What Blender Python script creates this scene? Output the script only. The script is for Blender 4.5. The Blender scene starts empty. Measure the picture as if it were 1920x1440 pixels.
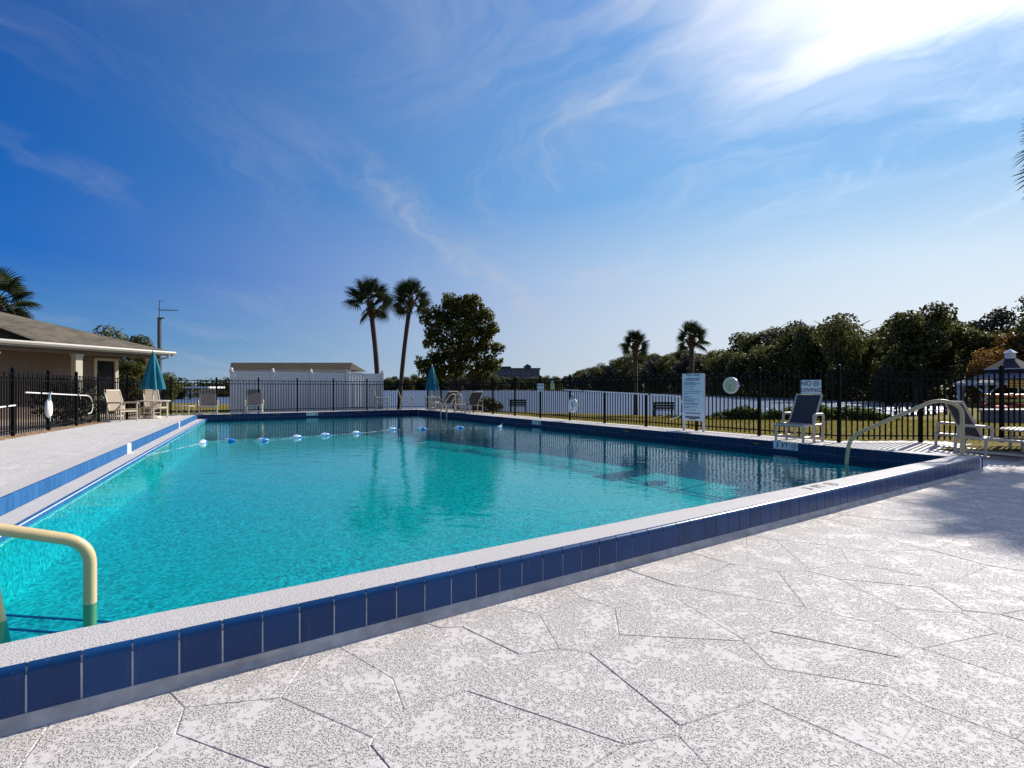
import bpy, bmesh, math, random
import numpy as np
from mathutils import Vector, Matrix, Euler

random.seed(7)
RNG = np.random.default_rng(11)
SC = bpy.context.scene
COL = SC.collection
rad = math.radians

# ------------------------------------------------------------------ camera, sky, sun, exposure
CAM_H = 1.30
cam_data = bpy.data.cameras.new('camera')
cam_data.sensor_width = 36.0
cam_data.lens = 18.0
cam_data.shift_y = 8.0 / 1920.0
cam_data.clip_start = 0.05
cam_data.clip_end = 5000.0
cam = bpy.data.objects.new('camera', cam_data)
COL.objects.link(cam)
cam.location = (0, 0, CAM_H)
cam.rotation_euler = (rad(90), 0, 0)
SC.camera = cam

SUN_AZ, SUN_EL = 49.0, 32.0            # azimuth clockwise from +Y, elevation
sun_dir = Vector((math.sin(rad(SUN_AZ)) * math.cos(rad(SUN_EL)),
                  math.cos(rad(SUN_AZ)) * math.cos(rad(SUN_EL)), math.sin(rad(SUN_EL))))
SC.view_settings.view_transform = 'Standard'
SC.view_settings.look = 'None'
SC.view_settings.gamma = 1.0
SC.view_settings.exposure = 0.35
try:
    SC.view_settings.use_curve_mapping = False
except Exception:
    pass
SKY_STRENGTH = 0.08
SUN_STRENGTH = 4.6

sl = bpy.data.lights.new('sun', 'SUN')
sl.energy = SUN_STRENGTH
sl.angle = rad(0.53)
sl.color = (1.0, 0.94, 0.85)
so = bpy.data.objects.new('sun', sl)
COL.objects.link(so)
so.rotation_euler = sun_dir.to_track_quat('Z', 'Y').to_euler()
so.location = (30, 30, 40)


class NT:
    """tiny helper round a node tree"""
    def __init__(self, tree):
        self.t = tree
        self.n = tree.nodes
        self.l = tree.links

    def node(self, kind, **kw):
        nd = self.n.new(kind)
        for k, v in kw.items():
            setattr(nd, k, v)
        return nd

    def put(self, sock, val):
        if isinstance(val, bpy.types.NodeSocket):
            self.l.new(val, sock)
        else:
            if isinstance(val, (tuple, list)) and len(val) == 3 and sock.type == 'RGBA':
                val = (*val, 1.0)
            sock.default_value = val

    def math(self, op, a, b=None, c=None, clamp=False):
        nd = self.node('ShaderNodeMath', operation=op, use_clamp=clamp)
        self.put(nd.inputs[0], a)
        if b is not None:
            self.put(nd.inputs[1], b)
        if c is not None:
            self.put(nd.inputs[2], c)
        return nd.outputs[0]

    def vmath(self, op, a, b=None, out=0):
        nd = self.node('ShaderNodeVectorMath', operation=op)
        self.put(nd.inputs[0], a)
        if b is not None:
            self.put(nd.inputs[1], b)
        return nd.outputs[out]

    def mix(self, f, a, b, blend='MIX'):
        nd = self.node('ShaderNodeMix', data_type='RGBA', blend_type=blend)
        self.put(nd.inputs[0], f)
        self.put(nd.inputs[6], a)
        self.put(nd.inputs[7], b)
        return nd.outputs[2]

    def noise(self, vec, scale, detail=3.0, rough=0.55, dist=0.0, out=0):
        nd = self.node('ShaderNodeTexNoise')
        self.put(nd.inputs['Vector'], vec)
        nd.inputs['Scale'].default_value = scale
        nd.inputs['Detail'].default_value = detail
        nd.inputs['Roughness'].default_value = rough
        nd.inputs['Distortion'].default_value = dist
        return nd.outputs[out]

    def voronoi(self, vec, scale, feature='F1', out='Distance', rnd=1.0):
        nd = self.node('ShaderNodeTexVoronoi', feature=feature)
        self.put(nd.inputs['Vector'], vec)
        nd.inputs['Scale'].default_value = scale
        nd.inputs['Randomness'].default_value = rnd
        return nd.outputs[out]

    def ramp(self, f, stops, interp='LINEAR'):
        nd = self.node('ShaderNodeValToRGB')
        nd.color_ramp.interpolation = interp
        el = nd.color_ramp.elements
        while len(el) < len(stops):
            el.new(0.5)
        for e, (p, c) in zip(el, stops):
            e.position = p
            if not isinstance(c, (tuple, list)):
                c = (c, c, c)
            e.color = (*c[:3], 1.0)
        self.put(nd.inputs[0], f)
        return nd.outputs[0]

    def maprange(self, v, a, b, c=0.0, d=1.0, smooth=True):
        nd = self.node('ShaderNodeMapRange', interpolation_type='SMOOTHSTEP' if smooth else 'LINEAR')
        nd.clamp = True
        self.put(nd.inputs[0], v)
        for i, x in enumerate((a, b, c, d)):
            nd.inputs[i + 1].default_value = x
        return nd.outputs[0]

    def mapping(self, vec, scale=(1, 1, 1), rot=(0, 0, 0), loc=(0, 0, 0)):
        nd = self.node('ShaderNodeMapping')
        self.put(nd.inputs[0], vec)
        nd.inputs['Location'].default_value = loc
        nd.inputs['Rotation'].default_value = rot
        nd.inputs['Scale'].default_value = scale
        return nd.outputs[0]

    def bump(self, h, strength=0.5, dist=0.01, normal=None):
        nd = self.node('ShaderNodeBump')
        nd.inputs['Strength'].default_value = strength
        nd.inputs['Distance'].default_value = dist
        self.put(nd.inputs['Height'], h)
        if normal is not None:
            self.put(nd.inputs['Normal'], normal)
        return nd.outputs[0]


# ---- world: Nishita sky with cirrus
world = bpy.data.worlds.new('World')
SC.world = world
world.use_nodes = True
world.node_tree.nodes.clear()
W = NT(world.node_tree)
sky = W.node('ShaderNodeTexSky', sky_type='NISHITA')
sky.sun_disc = False
sky.sun_elevation = rad(SUN_EL)
sky.sun_rotation = rad(SUN_AZ)
sky.altitude = 10
sky.air_density = 1.0
sky.dust_density = 0.6
sky.ozone_density = 2.0
geo = W.node('ShaderNodeTexCoord')
dirv = W.vmath('NORMALIZE', geo.outputs['Generated'])
sep = W.node('ShaderNodeSeparateXYZ')
W.put(sep.inputs[0], dirv)
zz = W.math('MAXIMUM', sep.outputs[2], 0.0)
den = W.math('ADD', zz, 0.12)
plane = W.node('ShaderNodeCombineXYZ')
W.put(plane.inputs[0], W.math('DIVIDE', sep.outputs[0], den))
W.put(plane.inputs[1], W.math('DIVIDE', sep.outputs[1], den))
pl = plane.outputs[0]
sdot = W.vmath('DOT_PRODUCT', dirv, tuple(sun_dir), out=1)
sdotp = W.math('MAXIMUM', sdot, 0.0)
# clear sky: the Nishita sky drawn towards the deep polarised blue of the photograph, paler low down and towards the sun
K_ = 1.0 / (SKY_STRENGTH * 2 ** SC.view_settings.exposure)
lin = lambda r, g, b: tuple((((c / 255 + 0.055) / 1.055) ** 2.4) * K_ for c in (r, g, b))
elev = W.math('ARCSINE', sep.outputs[2])
ev = W.math('DIVIDE', elev, math.pi / 2)


def grad(stops):
    nd = W.node('ShaderNodeValToRGB')
    el = nd.color_ramp.elements
    while len(el) < len(stops):
        el.new(0.5)
    for e_, (p_, c_) in zip(el, stops):
        e_.position = p_
        e_.color = (*[x / K_ for x in lin(*c_)], 1)
    W.put(nd.inputs[0], ev)
    sc2 = W.node('ShaderNodeVectorMath', operation='SCALE')
    W.put(sc2.inputs[0], nd.outputs[0])
    sc2.inputs['Scale'].default_value = K_
    return sc2.outputs[0]


away_c = grad([(0.0, (132, 165, 192)), (0.05, (70, 138, 196)), (0.12, (8, 104, 194)), (0.27, (2, 84, 170)), (0.42, (4, 58, 136)), (0.7, (6, 52, 124)), (1.0, (6, 52, 124))])
sun_c = grad([(0.0, (236, 242, 246)), (0.06, (230, 240, 248)), (0.13, (206, 229, 248)), (0.22, (136, 192, 243)), (0.42, (104, 162, 232)), (0.7, (120, 150, 215)), (1.0, (90, 120, 190))])
tsun = W.maprange(sdotp, 0.02, 0.92, 0, 1, False)
tsun = W.math('POWER', tsun, 1.55)
grade = W.mix(tsun, away_c, sun_c)
hs = W.node('ShaderNodeHueSaturation')
hs.inputs['Saturation'].default_value = 1.25
hs.inputs['Value'].default_value = 0.8
W.put(hs.inputs['Color'], sky.outputs[0])
clear = W.mix(0.94, hs.outputs[0], grade)
# streaky cirrus, bands running away from the viewer
warp = W.noise(pl, 0.9, 4, 0.6, out=1)
wv = W.vmath('ADD', pl, W.vmath('MULTIPLY', W.vmath('SUBTRACT', warp, (0.5, 0.5, 0.5)), (0.9, 0.9, 0)))
st1 = W.mapping(wv, (1.9, 0.42, 1), (0, 0, rad(-14)))
c1 = W.noise(st1, 1.6, 7, 0.62)
c1 = W.maprange(c1, 0.50, 0.76)
big = W.maprange(W.noise(pl, 0.55, 2, 0.5), 0.36, 0.66)
c1 = W.math('MULTIPLY', c1, W.math('ADD', W.math('MULTIPLY', big, 0.8), 0.2))
st2 = W.mapping(wv, (5.5, 0.7, 1), (0, 0, rad(22)), (3.1, 1.7, 0))
c2 = W.maprange(W.noise(st2, 2.0, 6, 0.65), 0.52, 0.85)
c2 = W.math('MULTIPLY', c2, W.maprange(W.noise(pl, 0.8, 2, 0.5, 0.3), 0.45, 0.7))
# thin veil low over the horizon
low = W.maprange(zz, 0.0, 0.32, 1.0, 0.0)
lowst = W.noise(W.mapping(dirv, (2.2, 2.2, 16)), 1.5, 5, 0.55)
veil = W.math('MULTIPLY', low, W.maprange(lowst, 0.3, 0.75, 0.35, 1.0))
toward = W.maprange(sdotp, 0.25, 0.95)
# the bright bank of cloud round the sun, with a clean lower edge and a frayed upper one
sepw = W.node('ShaderNodeSeparateXYZ')
W.put(sepw.inputs[0], pl)
uu = W.math('MULTIPLY', W.math('ADD', sepw.outputs[0], sepw.outputs[1]), 0.7071)
tt_ = W.math('MULTIPLY', W.math('SUBTRACT', sepw.outputs[0], sepw.outputs[1]), 0.7071)
strk = W.mapping(wv, (1, 1, 1), (0, 0, rad(45)))
bn = W.noise(W.mapping(strk, (0.8, 2.6, 1)), 1.7, 7, 0.6)
bn = W.math('SUBTRACT', bn, 0.5)
un = W.math('ADD', uu, W.math('MULTIPLY', bn, 0.42))
tn = W.math('ADD', tt_, W.math('MULTIPLY', bn, 0.6))
bank = W.math('MULTIPLY', W.maprange(un, 1.64, 1.42), W.maprange(tn, -0.82, -0.22))
bank = W.math('MULTIPLY', bank, W.maprange(un, 0.35, 0.95))
bank = W.math('MULTIPLY', bank, W.maprange(tn, 1.5, 0.6))
halo = W.math('MULTIPLY', W.maprange(un, 2.7, 1.2), W.maprange(tn, -1.55, -0.3))
halo = W.math('MULTIPLY', halo, W.maprange(bn, -0.14, 0.16, 0.12, 1.0))
# one long feathery trail reaching down to the middle of the horizon
wv2 = W.vmath('ADD', pl, W.vmath('MULTIPLY', W.vmath('SUBTRACT', warp, (0.5, 0.5, 0.5)), (0.45, 0.45, 0)))
trd = W.vmath('DOT_PRODUCT', W.vmath('SUBTRACT', wv2, (-0.57, 1.71, 0)), (0.946, -0.325, 0), out=1)
tra = W.vmath('DOT_PRODUCT', pl, (0.325, 0.946, 0), out=1)
trail = W.maprange(W.math('ABSOLUTE', trd), 0.0, 0.19, 1.0, 0.0)
trail = W.math('MULTIPLY', trail, W.math('MULTIPLY', W.maprange(tra, 0.9, 1.8), W.maprange(tra, 4.6, 3.0)))
trail = W.math('MULTIPLY', trail, W.maprange(W.noise(W.mapping(wv, (3, 1.2, 1)), 2.0, 5, 0.6), 0.3, 0.65))
cover = W.math('ADD', W.math('MULTIPLY', c1, 0.52), W.math('MULTIPLY', c2, 0.46))
cover = W.math('ADD', cover, W.math('MULTIPLY', veil, 0.26))
cover = W.math('MULTIPLY', cover, W.math('ADD', 0.40, W.math('MULTIPLY', toward, 0.6)))
cover = W.math('ADD', cover, W.math('MULTIPLY', halo, 0.38))
cover = W.math('ADD', cover, W.math('MULTIPLY', trail, 0.36))
cover = W.math('MAXIMUM', W.math('MINIMUM', cover, 0.8), bank)
cover = W.math('MINIMUM', cover, 1.0)
glow = W.math('POWER', sdotp, 9.0)
cb = W.math('ADD', 6.0, W.math('MULTIPLY', glow, 9.0))
cloudcol = W.node('ShaderNodeCombineColor')
W.put(cloudcol.inputs[0], W.math('MULTIPLY', cb, 0.90))
W.put(cloudcol.inputs[1], W.math('MULTIPLY', cb, 0.94))
W.put(cloudcol.inputs[2], W.math('MULTIPLY', cb, 1.05))
skyc = W.mix(cover, clear, cloudcol.outputs[0])
bg = W.node('ShaderNodeBackground')
W.put(bg.inputs[0], skyc)
bg.inputs[1].default_value = SKY_STRENGTH
wo = W.node('ShaderNodeOutputWorld')
W.l.new(bg.outputs[0], wo.inputs[0])

# ------------------------------------------------------------------ site survey: levels and the pool's own axes
D = Vector((0.837, 0.547, 0))          # along the near edge
E = Vector((-0.547, 0.837, 0))         # away from it
P0 = Vector((-1.929, 1.929, 0))        # a point on the near wall
ZC = 0.2335                            # coping and upper deck level
ZW = 0.014                             # pool water level
ZL = -0.60                             # lake level
S_R, V_N, V_F = 10.65, 0.307, 21.4     # right wall, near inner edge, far wall
COPE = 0.307


def sv(s, v, z=0.0):
    p = P0 + D * s + E * v
    return Vector((p.x, p.y, z))


def s_left(v):
    return -0.868 + 0.121 * (v - 4.14)


LEDGE = 0.29


def to_sv(x, y):
    r = Vector((x, y, 0)) - P0
    return r.dot(D), r.dot(E)


def deck_z(x, y):
    s, v = to_sv(x, y)
    if s > 10.9:
        t = min(max((v + 0.15) / 1.7, 0), 1)
        return ZC * t * t * (3 - 2 * t)
    return ZC if v > 0 else 0.0


# ------------------------------------------------------------------ mesh helpers
def thing(name, loc, label, cat, group=None, rotz=0.0, kind=None):
    o = bpy.data.objects.new(name, None)
    o.empty_display_size = 0.2
    o.location = loc
    o.rotation_euler = (0, 0, rotz)
    COL.objects.link(o)
    tag(o, label, cat, group, kind)
    return o


def tag(o, label=None, cat=None, group=None, kind=None):
    if label:
        o['label'] = label
    if cat:
        o['category'] = cat
    if group:
        o['group'] = group
    if kind:
        o['kind'] = kind
    return o


def link(name, mesh, parent=None, world=True, mat=None):
    o = bpy.data.objects.new(name, mesh)
    COL.objects.link(o)
    if parent is not None:
        o.parent = parent
        if world:
            m = Matrix.Translation(parent.location) @ parent.rotation_euler.to_matrix().to_4x4()
            pp = parent.parent
            inv = m.inverted()
            if pp is not None:
                m2 = Matrix.Translation(pp.location) @ pp.rotation_euler.to_matrix().to_4x4()
                if parent.type != 'EMPTY':
                    inv = Matrix.Identity(4)
            o.matrix_parent_inverse = inv
    return o


class MB:
    def __init__(self):
        self.v, self.f, self.mi = [], [], []
        self.cur = 0

    def add(self, vs, fs):
        n = len(self.v)
        self.v += [tuple(p) for p in vs]
        self.f += [tuple(i + n for i in f) for f in fs]
        self.mi += [self.cur] * len(fs)
        return self

    def box(self, c, size, rotz=0.0, mat=None):
        sx, sy, sz = [a / 2 for a in size]
        R = mat if mat is not None else Matrix.Rotation(rotz, 3, 'Z')
        c = Vector(c)
        vs = [c + R @ Vector((x * sx, y * sy, z * sz)) for x in (-1, 1) for y in (-1, 1) for z in (-1, 1)]
        fs = [(0, 1, 3, 2), (4, 6, 7, 5), (0, 4, 5, 1), (2, 3, 7, 6), (0, 2, 6, 4), (1, 5, 7, 3)]
        return self.add(vs, fs)

    def bar(self, a, b, w, h, up=(0, 0, 1)):
        """square bar from a to b"""
        a, b = Vector(a), Vector(b)
        x = (b - a)
        L = x.length
        x = x / L
        u = Vector(up)
        y = u.cross(x)
        if y.length < 1e-4:
            y = Vector((0, 1, 0)).cross(x)
        y.normalize()
        z = x.cross(y)
        return self.box((a + b) / 2, (L, w, h), mat=Matrix((x, y, z)).transposed())

    def tube(self, pts, r, n=8, caps=True):
        pts = [Vector(p) for p in pts]
        rs = r if isinstance(r, (list, tuple)) else [r] * len(pts)
        T = []
        for i in range(len(pts)):
            a = pts[max(i - 1, 0)]
            b = pts[min(i + 1, len(pts) - 1)]
            T.append((b - a).normalized())
        up = Vector((0, 0, 1)) if abs(T[0].z) < 0.9 else Vector((1, 0, 0))
        x = T[0].cross(up).normalized()
        vs = []
        for i, p in enumerate(pts):
            x = (x - T[i] * x.dot(T[i]))
            if x.length < 1e-5:
                x = T[i].orthogonal()
            x.normalize()
            y = T[i].cross(x)
            for k in range(n):
                a = 2 * math.pi * k / n
                vs.append(p + (x * math.cos(a) + y * math.sin(a)) * rs[i])
        fs = []
        for i in range(len(pts) - 1):
            for k in range(n):
                k2 = (k + 1) % n
                fs.append((i * n + k, i * n + k2, (i + 1) * n + k2, (i + 1) * n + k))
        if caps:
            fs.append(tuple(range(n))[::-1])
            m = (len(pts) - 1) * n
            fs.append(tuple(m + k for k in range(n)))
        return self.add(vs, fs)

    def lathe(self, prof, c=(0, 0, 0), n=16, caps=True):
        c = Vector(c)
        vs, fs = [], []
        for r, z in prof:
            for k in range(n):
                a = 2 * math.pi * k / n
                vs.append(c + Vector((r * math.cos(a), r * math.sin(a), z)))
        for i in range(len(prof) - 1):
            for k in range(n):
                k2 = (k + 1) % n
                fs.append((i * n + k, i * n + k2, (i + 1) * n + k2, (i + 1) * n + k))
        if caps:
            fs.append(tuple(range(n))[::-1])
            m = (len(prof) - 1) * n
            fs.append(tuple(m + k for k in range(n)))
        return self.add(vs, fs)

    def sphere(self, c, r, n=8, m=6, sc=(1, 1, 1)):
        prof = []
        for i in range(m + 1):
            a = math.pi * i / m - math.pi / 2
            prof.append((max(r * math.cos(a), 1e-4), r * math.sin(a)))
        c = Vector(c)
        k0 = len(self.v)
        self.lathe(prof, (0, 0, 0), n)
        for i in range(k0, len(self.v)):
            p = self.v[i]
            self.v[i] = (c.x + p[0] * sc[0], c.y + p[1] * sc[1], c.z + p[2] * sc[2])
        return self

    def prism(self, poly, z0, z1):
        n = len(poly)
        vs = [Vector((p[0], p[1], z0)) for p in poly] + [Vector((p[0], p[1], z1)) for p in poly]
        fs = [tuple(range(n))[::-1], tuple(range(n, 2 * n))]
        fs += [(i, (i + 1) % n, n + (i + 1) % n, n + i) for i in range(n)]
        return self.add(vs, fs)

    def mesh(self, name, mats, smooth=False, angle=40):
        me = bpy.data.meshes.new(name)
        me.from_pydata(self.v, [], self.f)
        if not isinstance(mats, (list, tuple)):
            mats = [mats]
        for m in mats:
            me.materials.append(m)
        if len(mats) > 1:
            me.polygons.foreach_set('material_index', self.mi)
        if smooth:
            me.polygons.foreach_set('use_smooth', [True] * len(me.polygons))
            try:
                me.set_sharp_from_angle(angle=rad(angle))
            except Exception:
                pass
        me.update()
        return me

    def build(self, name, mats, parent=None, world=True, smooth=False, angle=40):
        bm = None
        me = self.mesh(name, mats, smooth, angle)
        return link(name, me, parent, world)


def fix_normals(me):
    bm = bmesh.new()
    bm.from_mesh(me)
    bmesh.ops.recalc_face_normals(bm, faces=bm.faces)
    bm.to_mesh(me)
    bm.free()


def fillet(pts, r, seg=6):
    """round the corners of a polyline"""
    pts = [Vector(p) for p in pts]
    out = [pts[0]]
    for i in range(1, len(pts) - 1):
        a, b, c = pts[i - 1], pts[i], pts[i + 1]
        rr = r[i - 1] if isinstance(r, (list, tuple)) else r
        u, w = (a - b), (c - b)
        rr = min(rr, u.length * 0.49, w.length * 0.49)
        p, q = b + u.normalized() * rr, b + w.normalized() * rr
        for k in range(seg + 1):
            t = k / seg
            out.append((1 - t) ** 2 * p + 2 * t * (1 - t) * b + t * t * q)
    out.append(pts[-1])
    return out


def frame_mat(o, x, y):
    x = Vector(x).normalized()
    y = Vector(y).normalized()
    z = x.cross(y)
    m = Matrix((x, y, z)).transposed().to_4x4()
    m.translation = Vector(o)
    return m


def lettering(body, size, origin, x, y, mat, parent, name='lettering', align='CENTER'):
    cu = bpy.data.curves.new(name, 'FONT')
    cu.body = body
    cu.size = size
    cu.align_x = align
    cu.align_y = 'CENTER'
    cu.offset = 0.012 * size
    cu.extrude = 0.0006
    cu.materials.append(mat)
    tmp = bpy.data.objects.new(name, cu)
    me_ = bpy.data.meshes.new_from_object(tmp)
    bpy.data.objects.remove(tmp)
    bpy.data.curves.remove(cu)
    o = bpy.data.objects.new(name, me_)
    COL.objects.link(o)
    o.parent = parent
    pm = Matrix.Translation(parent.location) @ parent.rotation_euler.to_matrix().to_4x4()
    if parent.type != 'EMPTY' and parent.parent is not None:
        pm = Matrix.Identity(4)
    o.matrix_parent_inverse = pm.inverted()
    m = frame_mat(origin, x, y)
    o.location = m.translation
    o.rotation_euler = m.to_euler()
    return o


def no_dive_mark(mb, o, x, y, r):
    """ring with a struck-out cross, flat print"""
    x, y = Vector(x).normalized(), Vector(y).normalized()
    o = Vector(o)
    nrm = x.cross(y)
    n = 24
    vs, fs = [], []
    for k in range(n):
        a = 2 * math.pi * k / n
        dd = x * math.cos(a) + y * math.sin(a)
        vs += [o + dd * r, o + dd * r * 0.80]
    for k in range(n):
        k2 = (k + 1) % n
        fs.append((2 * k, 2 * k2, 2 * k2 + 1, 2 * k + 1))
    mb.add(vs, fs)
    for i, sgn in enumerate((1, -1)):
        a = (x + y * sgn).normalized()
        b = nrm.cross(a)
        L, w = r * 0.8, r * 0.09
        oo = o + nrm * (0.0004 * (i + 1))
        mb.add([oo - a * L - b * w, oo + a * L - b * w, oo + a * L + b * w, oo - a * L + b * w], [(0, 1, 2, 3)])


# ------------------------------------------------------------------ materials
def mat(name):
    m = bpy.data.materials.new(name)
    m.use_nodes = True
    m.node_tree.nodes.clear()
    N = NT(m.node_tree)
    out = N.node('ShaderNodeOutputMaterial')
    return m, N, out


def principled(N, out, color, rough=0.5, metal=0.0, normal=None, spec=0.5):
    b = N.node('ShaderNodeBsdfPrincipled')
    N.put(b.inputs['Base Color'], color)
    N.put(b.inputs['Roughness'], rough)
    N.put(b.inputs['Metallic'], metal)
    b.inputs['Specular IOR Level'].default_value = spec
    if normal is not None:
        N.put(b.inputs['Normal'], normal)
    N.l.new(b.outputs[0], out.inputs[0])
    return b


def pos(N):
    return N.node('ShaderNodeNewGeometry').outputs['Position']


def plain(name, color, rough=0.5, metal=0.0, var=0.12, scale=6.0, bump=0.0, bscale=60.0, spec=0.5):
    m, N, out = mat(name)
    p = pos(N)
    n = N.noise(p, scale, 4, 0.6)
    f = N.maprange(n, 0.3, 0.7, 1 - var, 1 + var, smooth=False)
    c = N.node('ShaderNodeVectorMath', operation='SCALE')
    c.inputs[0].default_value = color
    N.put(c.inputs['Scale'], f)
    nrm = None
    if bump:
        nrm = N.bump(N.noise(p, bscale, 3, 0.6), bump, 0.004)
    principled(N, out, c.outputs[0], rough, metal, nrm, spec)
    return m


def deck_material(name, base, pit, knock=True, fine=0.35, pit_amt=0.6):
    m, N, out = mat(name)
    p = pos(N)
    wob = N.vmath('ADD', p, N.vmath('MULTIPLY', N.vmath('SUBTRACT', N.noise(p, 30, 2, 0.5, out=1), (.5, .5, .5)), (0.02, 0.02, 0)))
    # trowelled-down islands between patches pocked with small pits
    isl = N.noise(wob, 34, 4, 0.65)
    isl2 = N.noise(wob, 5.0, 3, 0.55)
    plate = N.maprange(N.math('ADD', isl, N.math('MULTIPLY', N.math('SUBTRACT', isl2, 0.5), 0.65)), 0.48, 0.54)
    grit = N.noise(wob, 120, 2, 0.6)
    pits = N.maprange(grit, 0.34, 0.50)
    rough_h = N.math('MULTIPLY', pits, 0.86)
    h = N.math('MAXIMUM', plate, rough_h) if knock else N.math('ADD', N.math('MULTIPLY', pits, 0.35), N.math('MULTIPLY', isl, 0.5))
    micro = N.noise(p, 420, 2, 0.6)
    hh = N.math('ADD', h, N.math('MULTIPLY', micro, 0.10))
    stain = N.noise(p, 0.9, 5, 0.62)
    stain2 = N.noise(p, 4.5, 4, 0.6)
    pit_mix = N.math('MULTIPLY', N.math('SUBTRACT', 1.0, h), pit_amt)  # pit colour mixed in where the surface dips
    c = N.mix(pit_mix, base, pit)
    c = N.mix(N.maprange(stain, 0.45, 0.75, 0, 0.28), c, (base[0] * 0.80, base[1] * 0.76, base[2] * 0.70))
    c = N.mix(N.maprange(stain2, 0.55, 0.8, 0, 0.22), c, (base[0] * 0.78, base[1] * 0.76, base[2] * 0.74))
    puddle = N.noise(N.mapping(p, (0.35, 1.1, 1)), 1.0, 4, 0.6)
    c = N.mix(N.maprange(puddle, 0.58, 0.66, 0, 0.22), c, (base[0] * 0.66, base[1] * 0.60, base[2] * 0.52))
    spots = N.maprange(N.voronoi(p, 2.3), 0.0, 0.018, 0.7, 0.0)
    c = N.mix(spots, c, (0.12, 0.10, 0.08))
    nrm = N.bump(hh, fine, 0.0155 if knock else 0.005)
    principled(N, out, c, 0.72, 0, nrm, 0.35)
    return m


M = {}
M['deck'] = deck_material('deck_coating', (0.715, 0.664, 0.622), (0.24, 0.215, 0.195), True, 1.0, 0.32)
M['deck_up'] = deck_material('deck_upper', (0.68, 0.64, 0.60), (0.34, 0.31, 0.29), True, 0.6, 0.35)
M['coping'] = deck_material('coping_coating', (0.655, 0.62, 0.595), (0.30, 0.28, 0.26), False, 1.0, 0.45)
M['curb_base'] = plain('curb_base', (0.50, 0.47, 0.44), 0.8, 0, 0.25, 9, 0.6, 40)
M['grout'] = plain('grout', (0.74, 0.74, 0.74), 0.8, 0, 0.15, 20)
M['grout_dark'] = plain('grout_dark', (0.16, 0.17, 0.24), 0.8)
M['joint'] = plain('joint_mortar', (0.60, 0.565, 0.53), 0.9, 0, 0.2, 14, 0.5, 120)


def tile_material(name, a, b, specks=True, rough=0.28, spec=0.3):
    m, N, out = mat(name)
    p = pos(N)
    oi = N.node('ShaderNodeObjectInfo')
    c = N.mix(oi.outputs['Random'], a, b)
    mott = N.noise(p, 9, 4, 0.6)
    c = N.mix(N.maprange(mott, 0.35, 0.7, 0.0, 0.35), c, tuple(x * 1.5 + 0.006 for x in a))
    if specks:
        d = N.voronoi(p, 75)
        sp = N.math('MULTIPLY', N.maprange(d, 0.05, 0.16, 1.0, 0.0), N.maprange(N.noise(p, 14, 3, 0.6), 0.5, 0.66))
        c = N.mix(N.math('MULTIPLY', sp, 0.5), c, (0.34, 0.40, 0.50))
        dr = N.noise(N.mapping(p, (14, 14, 1.6)), 2.0, 3, 0.6)
        c = N.mix(N.maprange(dr, 0.6, 0.85, 0.0, 0.2), c, (0.25, 0.30, 0.40))
    principled(N, out, c, rough, 0, N.bump(N.noise(p, 25, 3, 0.5), 0.12, 0.003), spec)
    return m


M['tile'] = tile_material('navy_tile', (0.003, 0.036, 0.122), (0.006, 0.062, 0.195))
M['tile_far'] = tile_material('navy_wall_tile', (0.004, 0.014, 0.066), (0.006, 0.020, 0.085), False)
M['tile_left'] = tile_material('blue_tile', (0.022, 0.095, 0.235), (0.034, 0.12, 0.285), True, 0.7, 0.05)
M['tile_white'] = plain('white_tile', (0.78, 0.75, 0.73), 0.4, 0, 0.06, 20)
M['ink'] = plain('black_ink', (0.012, 0.012, 0.018), 0.6)
M['red_ink'] = plain('red_ink', (0.22, 0.02, 0.05), 0.6)
M['grey_ink'] = plain('grey_ink', (0.10, 0.13, 0.17), 0.6)
M['fence_black'] = plain('black_fence_paint', (0.003, 0.003, 0.0034), 0.5, 0, 0.2, 8, spec=0.12)
M['rail'] = plain('cream_vinyl', (0.62, 0.48, 0.25), 0.36, 0, 0.08, 7)
M['steel'] = plain('ladder_steel', (0.72, 0.70, 0.66), 0.3, 0.35, 0.08)
M['pvc'] = plain('cream_pvc', (0.56, 0.48, 0.375), 0.42, 0, 0.12, 12)
M['white_paint'] = plain('white_paint', (0.78, 0.77, 0.75), 0.4, 0, 0.06, 6)
M['gutter'] = plain('gutter_paint', (0.46, 0.43, 0.39), 0.45, 0, 0.08, 3)
M['white_vinyl'] = plain('white_vinyl', (0.70, 0.70, 0.74), 0.38, 0, 0.05, 3)
M['teal'] = None


def fabric(name, color, w=420.0):
    m, N, out = mat(name)
    tc = N.node('ShaderNodeTexCoord').outputs['Object']
    n1 = N.noise(N.mapping(tc, (1, 1, 0.15)), 60, 2, 0.5)
    n2 = N.noise(tc, 8, 4, 0.6)
    c = N.mix(N.maprange(n1, 0.35, 0.65, 0, 0.45), color, tuple(x * 0.62 for x in color))
    c = N.mix(N.maprange(n2, 0.4, 0.7, 0, 0.3), c, tuple(min(1, x * 1.3) for x in color))
    b = N.node('ShaderNodeBsdfPrincipled')
    N.put(b.inputs['Base Color'], c)
    b.inputs['Roughness'].default_value = 0.8
    t = N.node('ShaderNodeBsdfTranslucent')
    N.put(t.inputs[0], c)
    mx = N.node('ShaderNodeMixShader')
    mx.inputs[0].default_value = 0.12
    N.l.new(b.outputs[0], mx.inputs[1])
    N.l.new(t.outputs[0], mx.inputs[2])
    N.l.new(mx.outputs[0], out.inputs[0])
    return m


M['sling_tan'] = fabric('tan_sling', (0.46, 0.365, 0.27))
M['sling_brown'] = fabric('brown_sling', (0.36, 0.27, 0.205))
M['sling_dark'] = fabric('charcoal_sling', (0.060, 0.057, 0.072))
M['teal'] = fabric('teal_canvas', (0.010, 0.19, 0.26))


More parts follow.
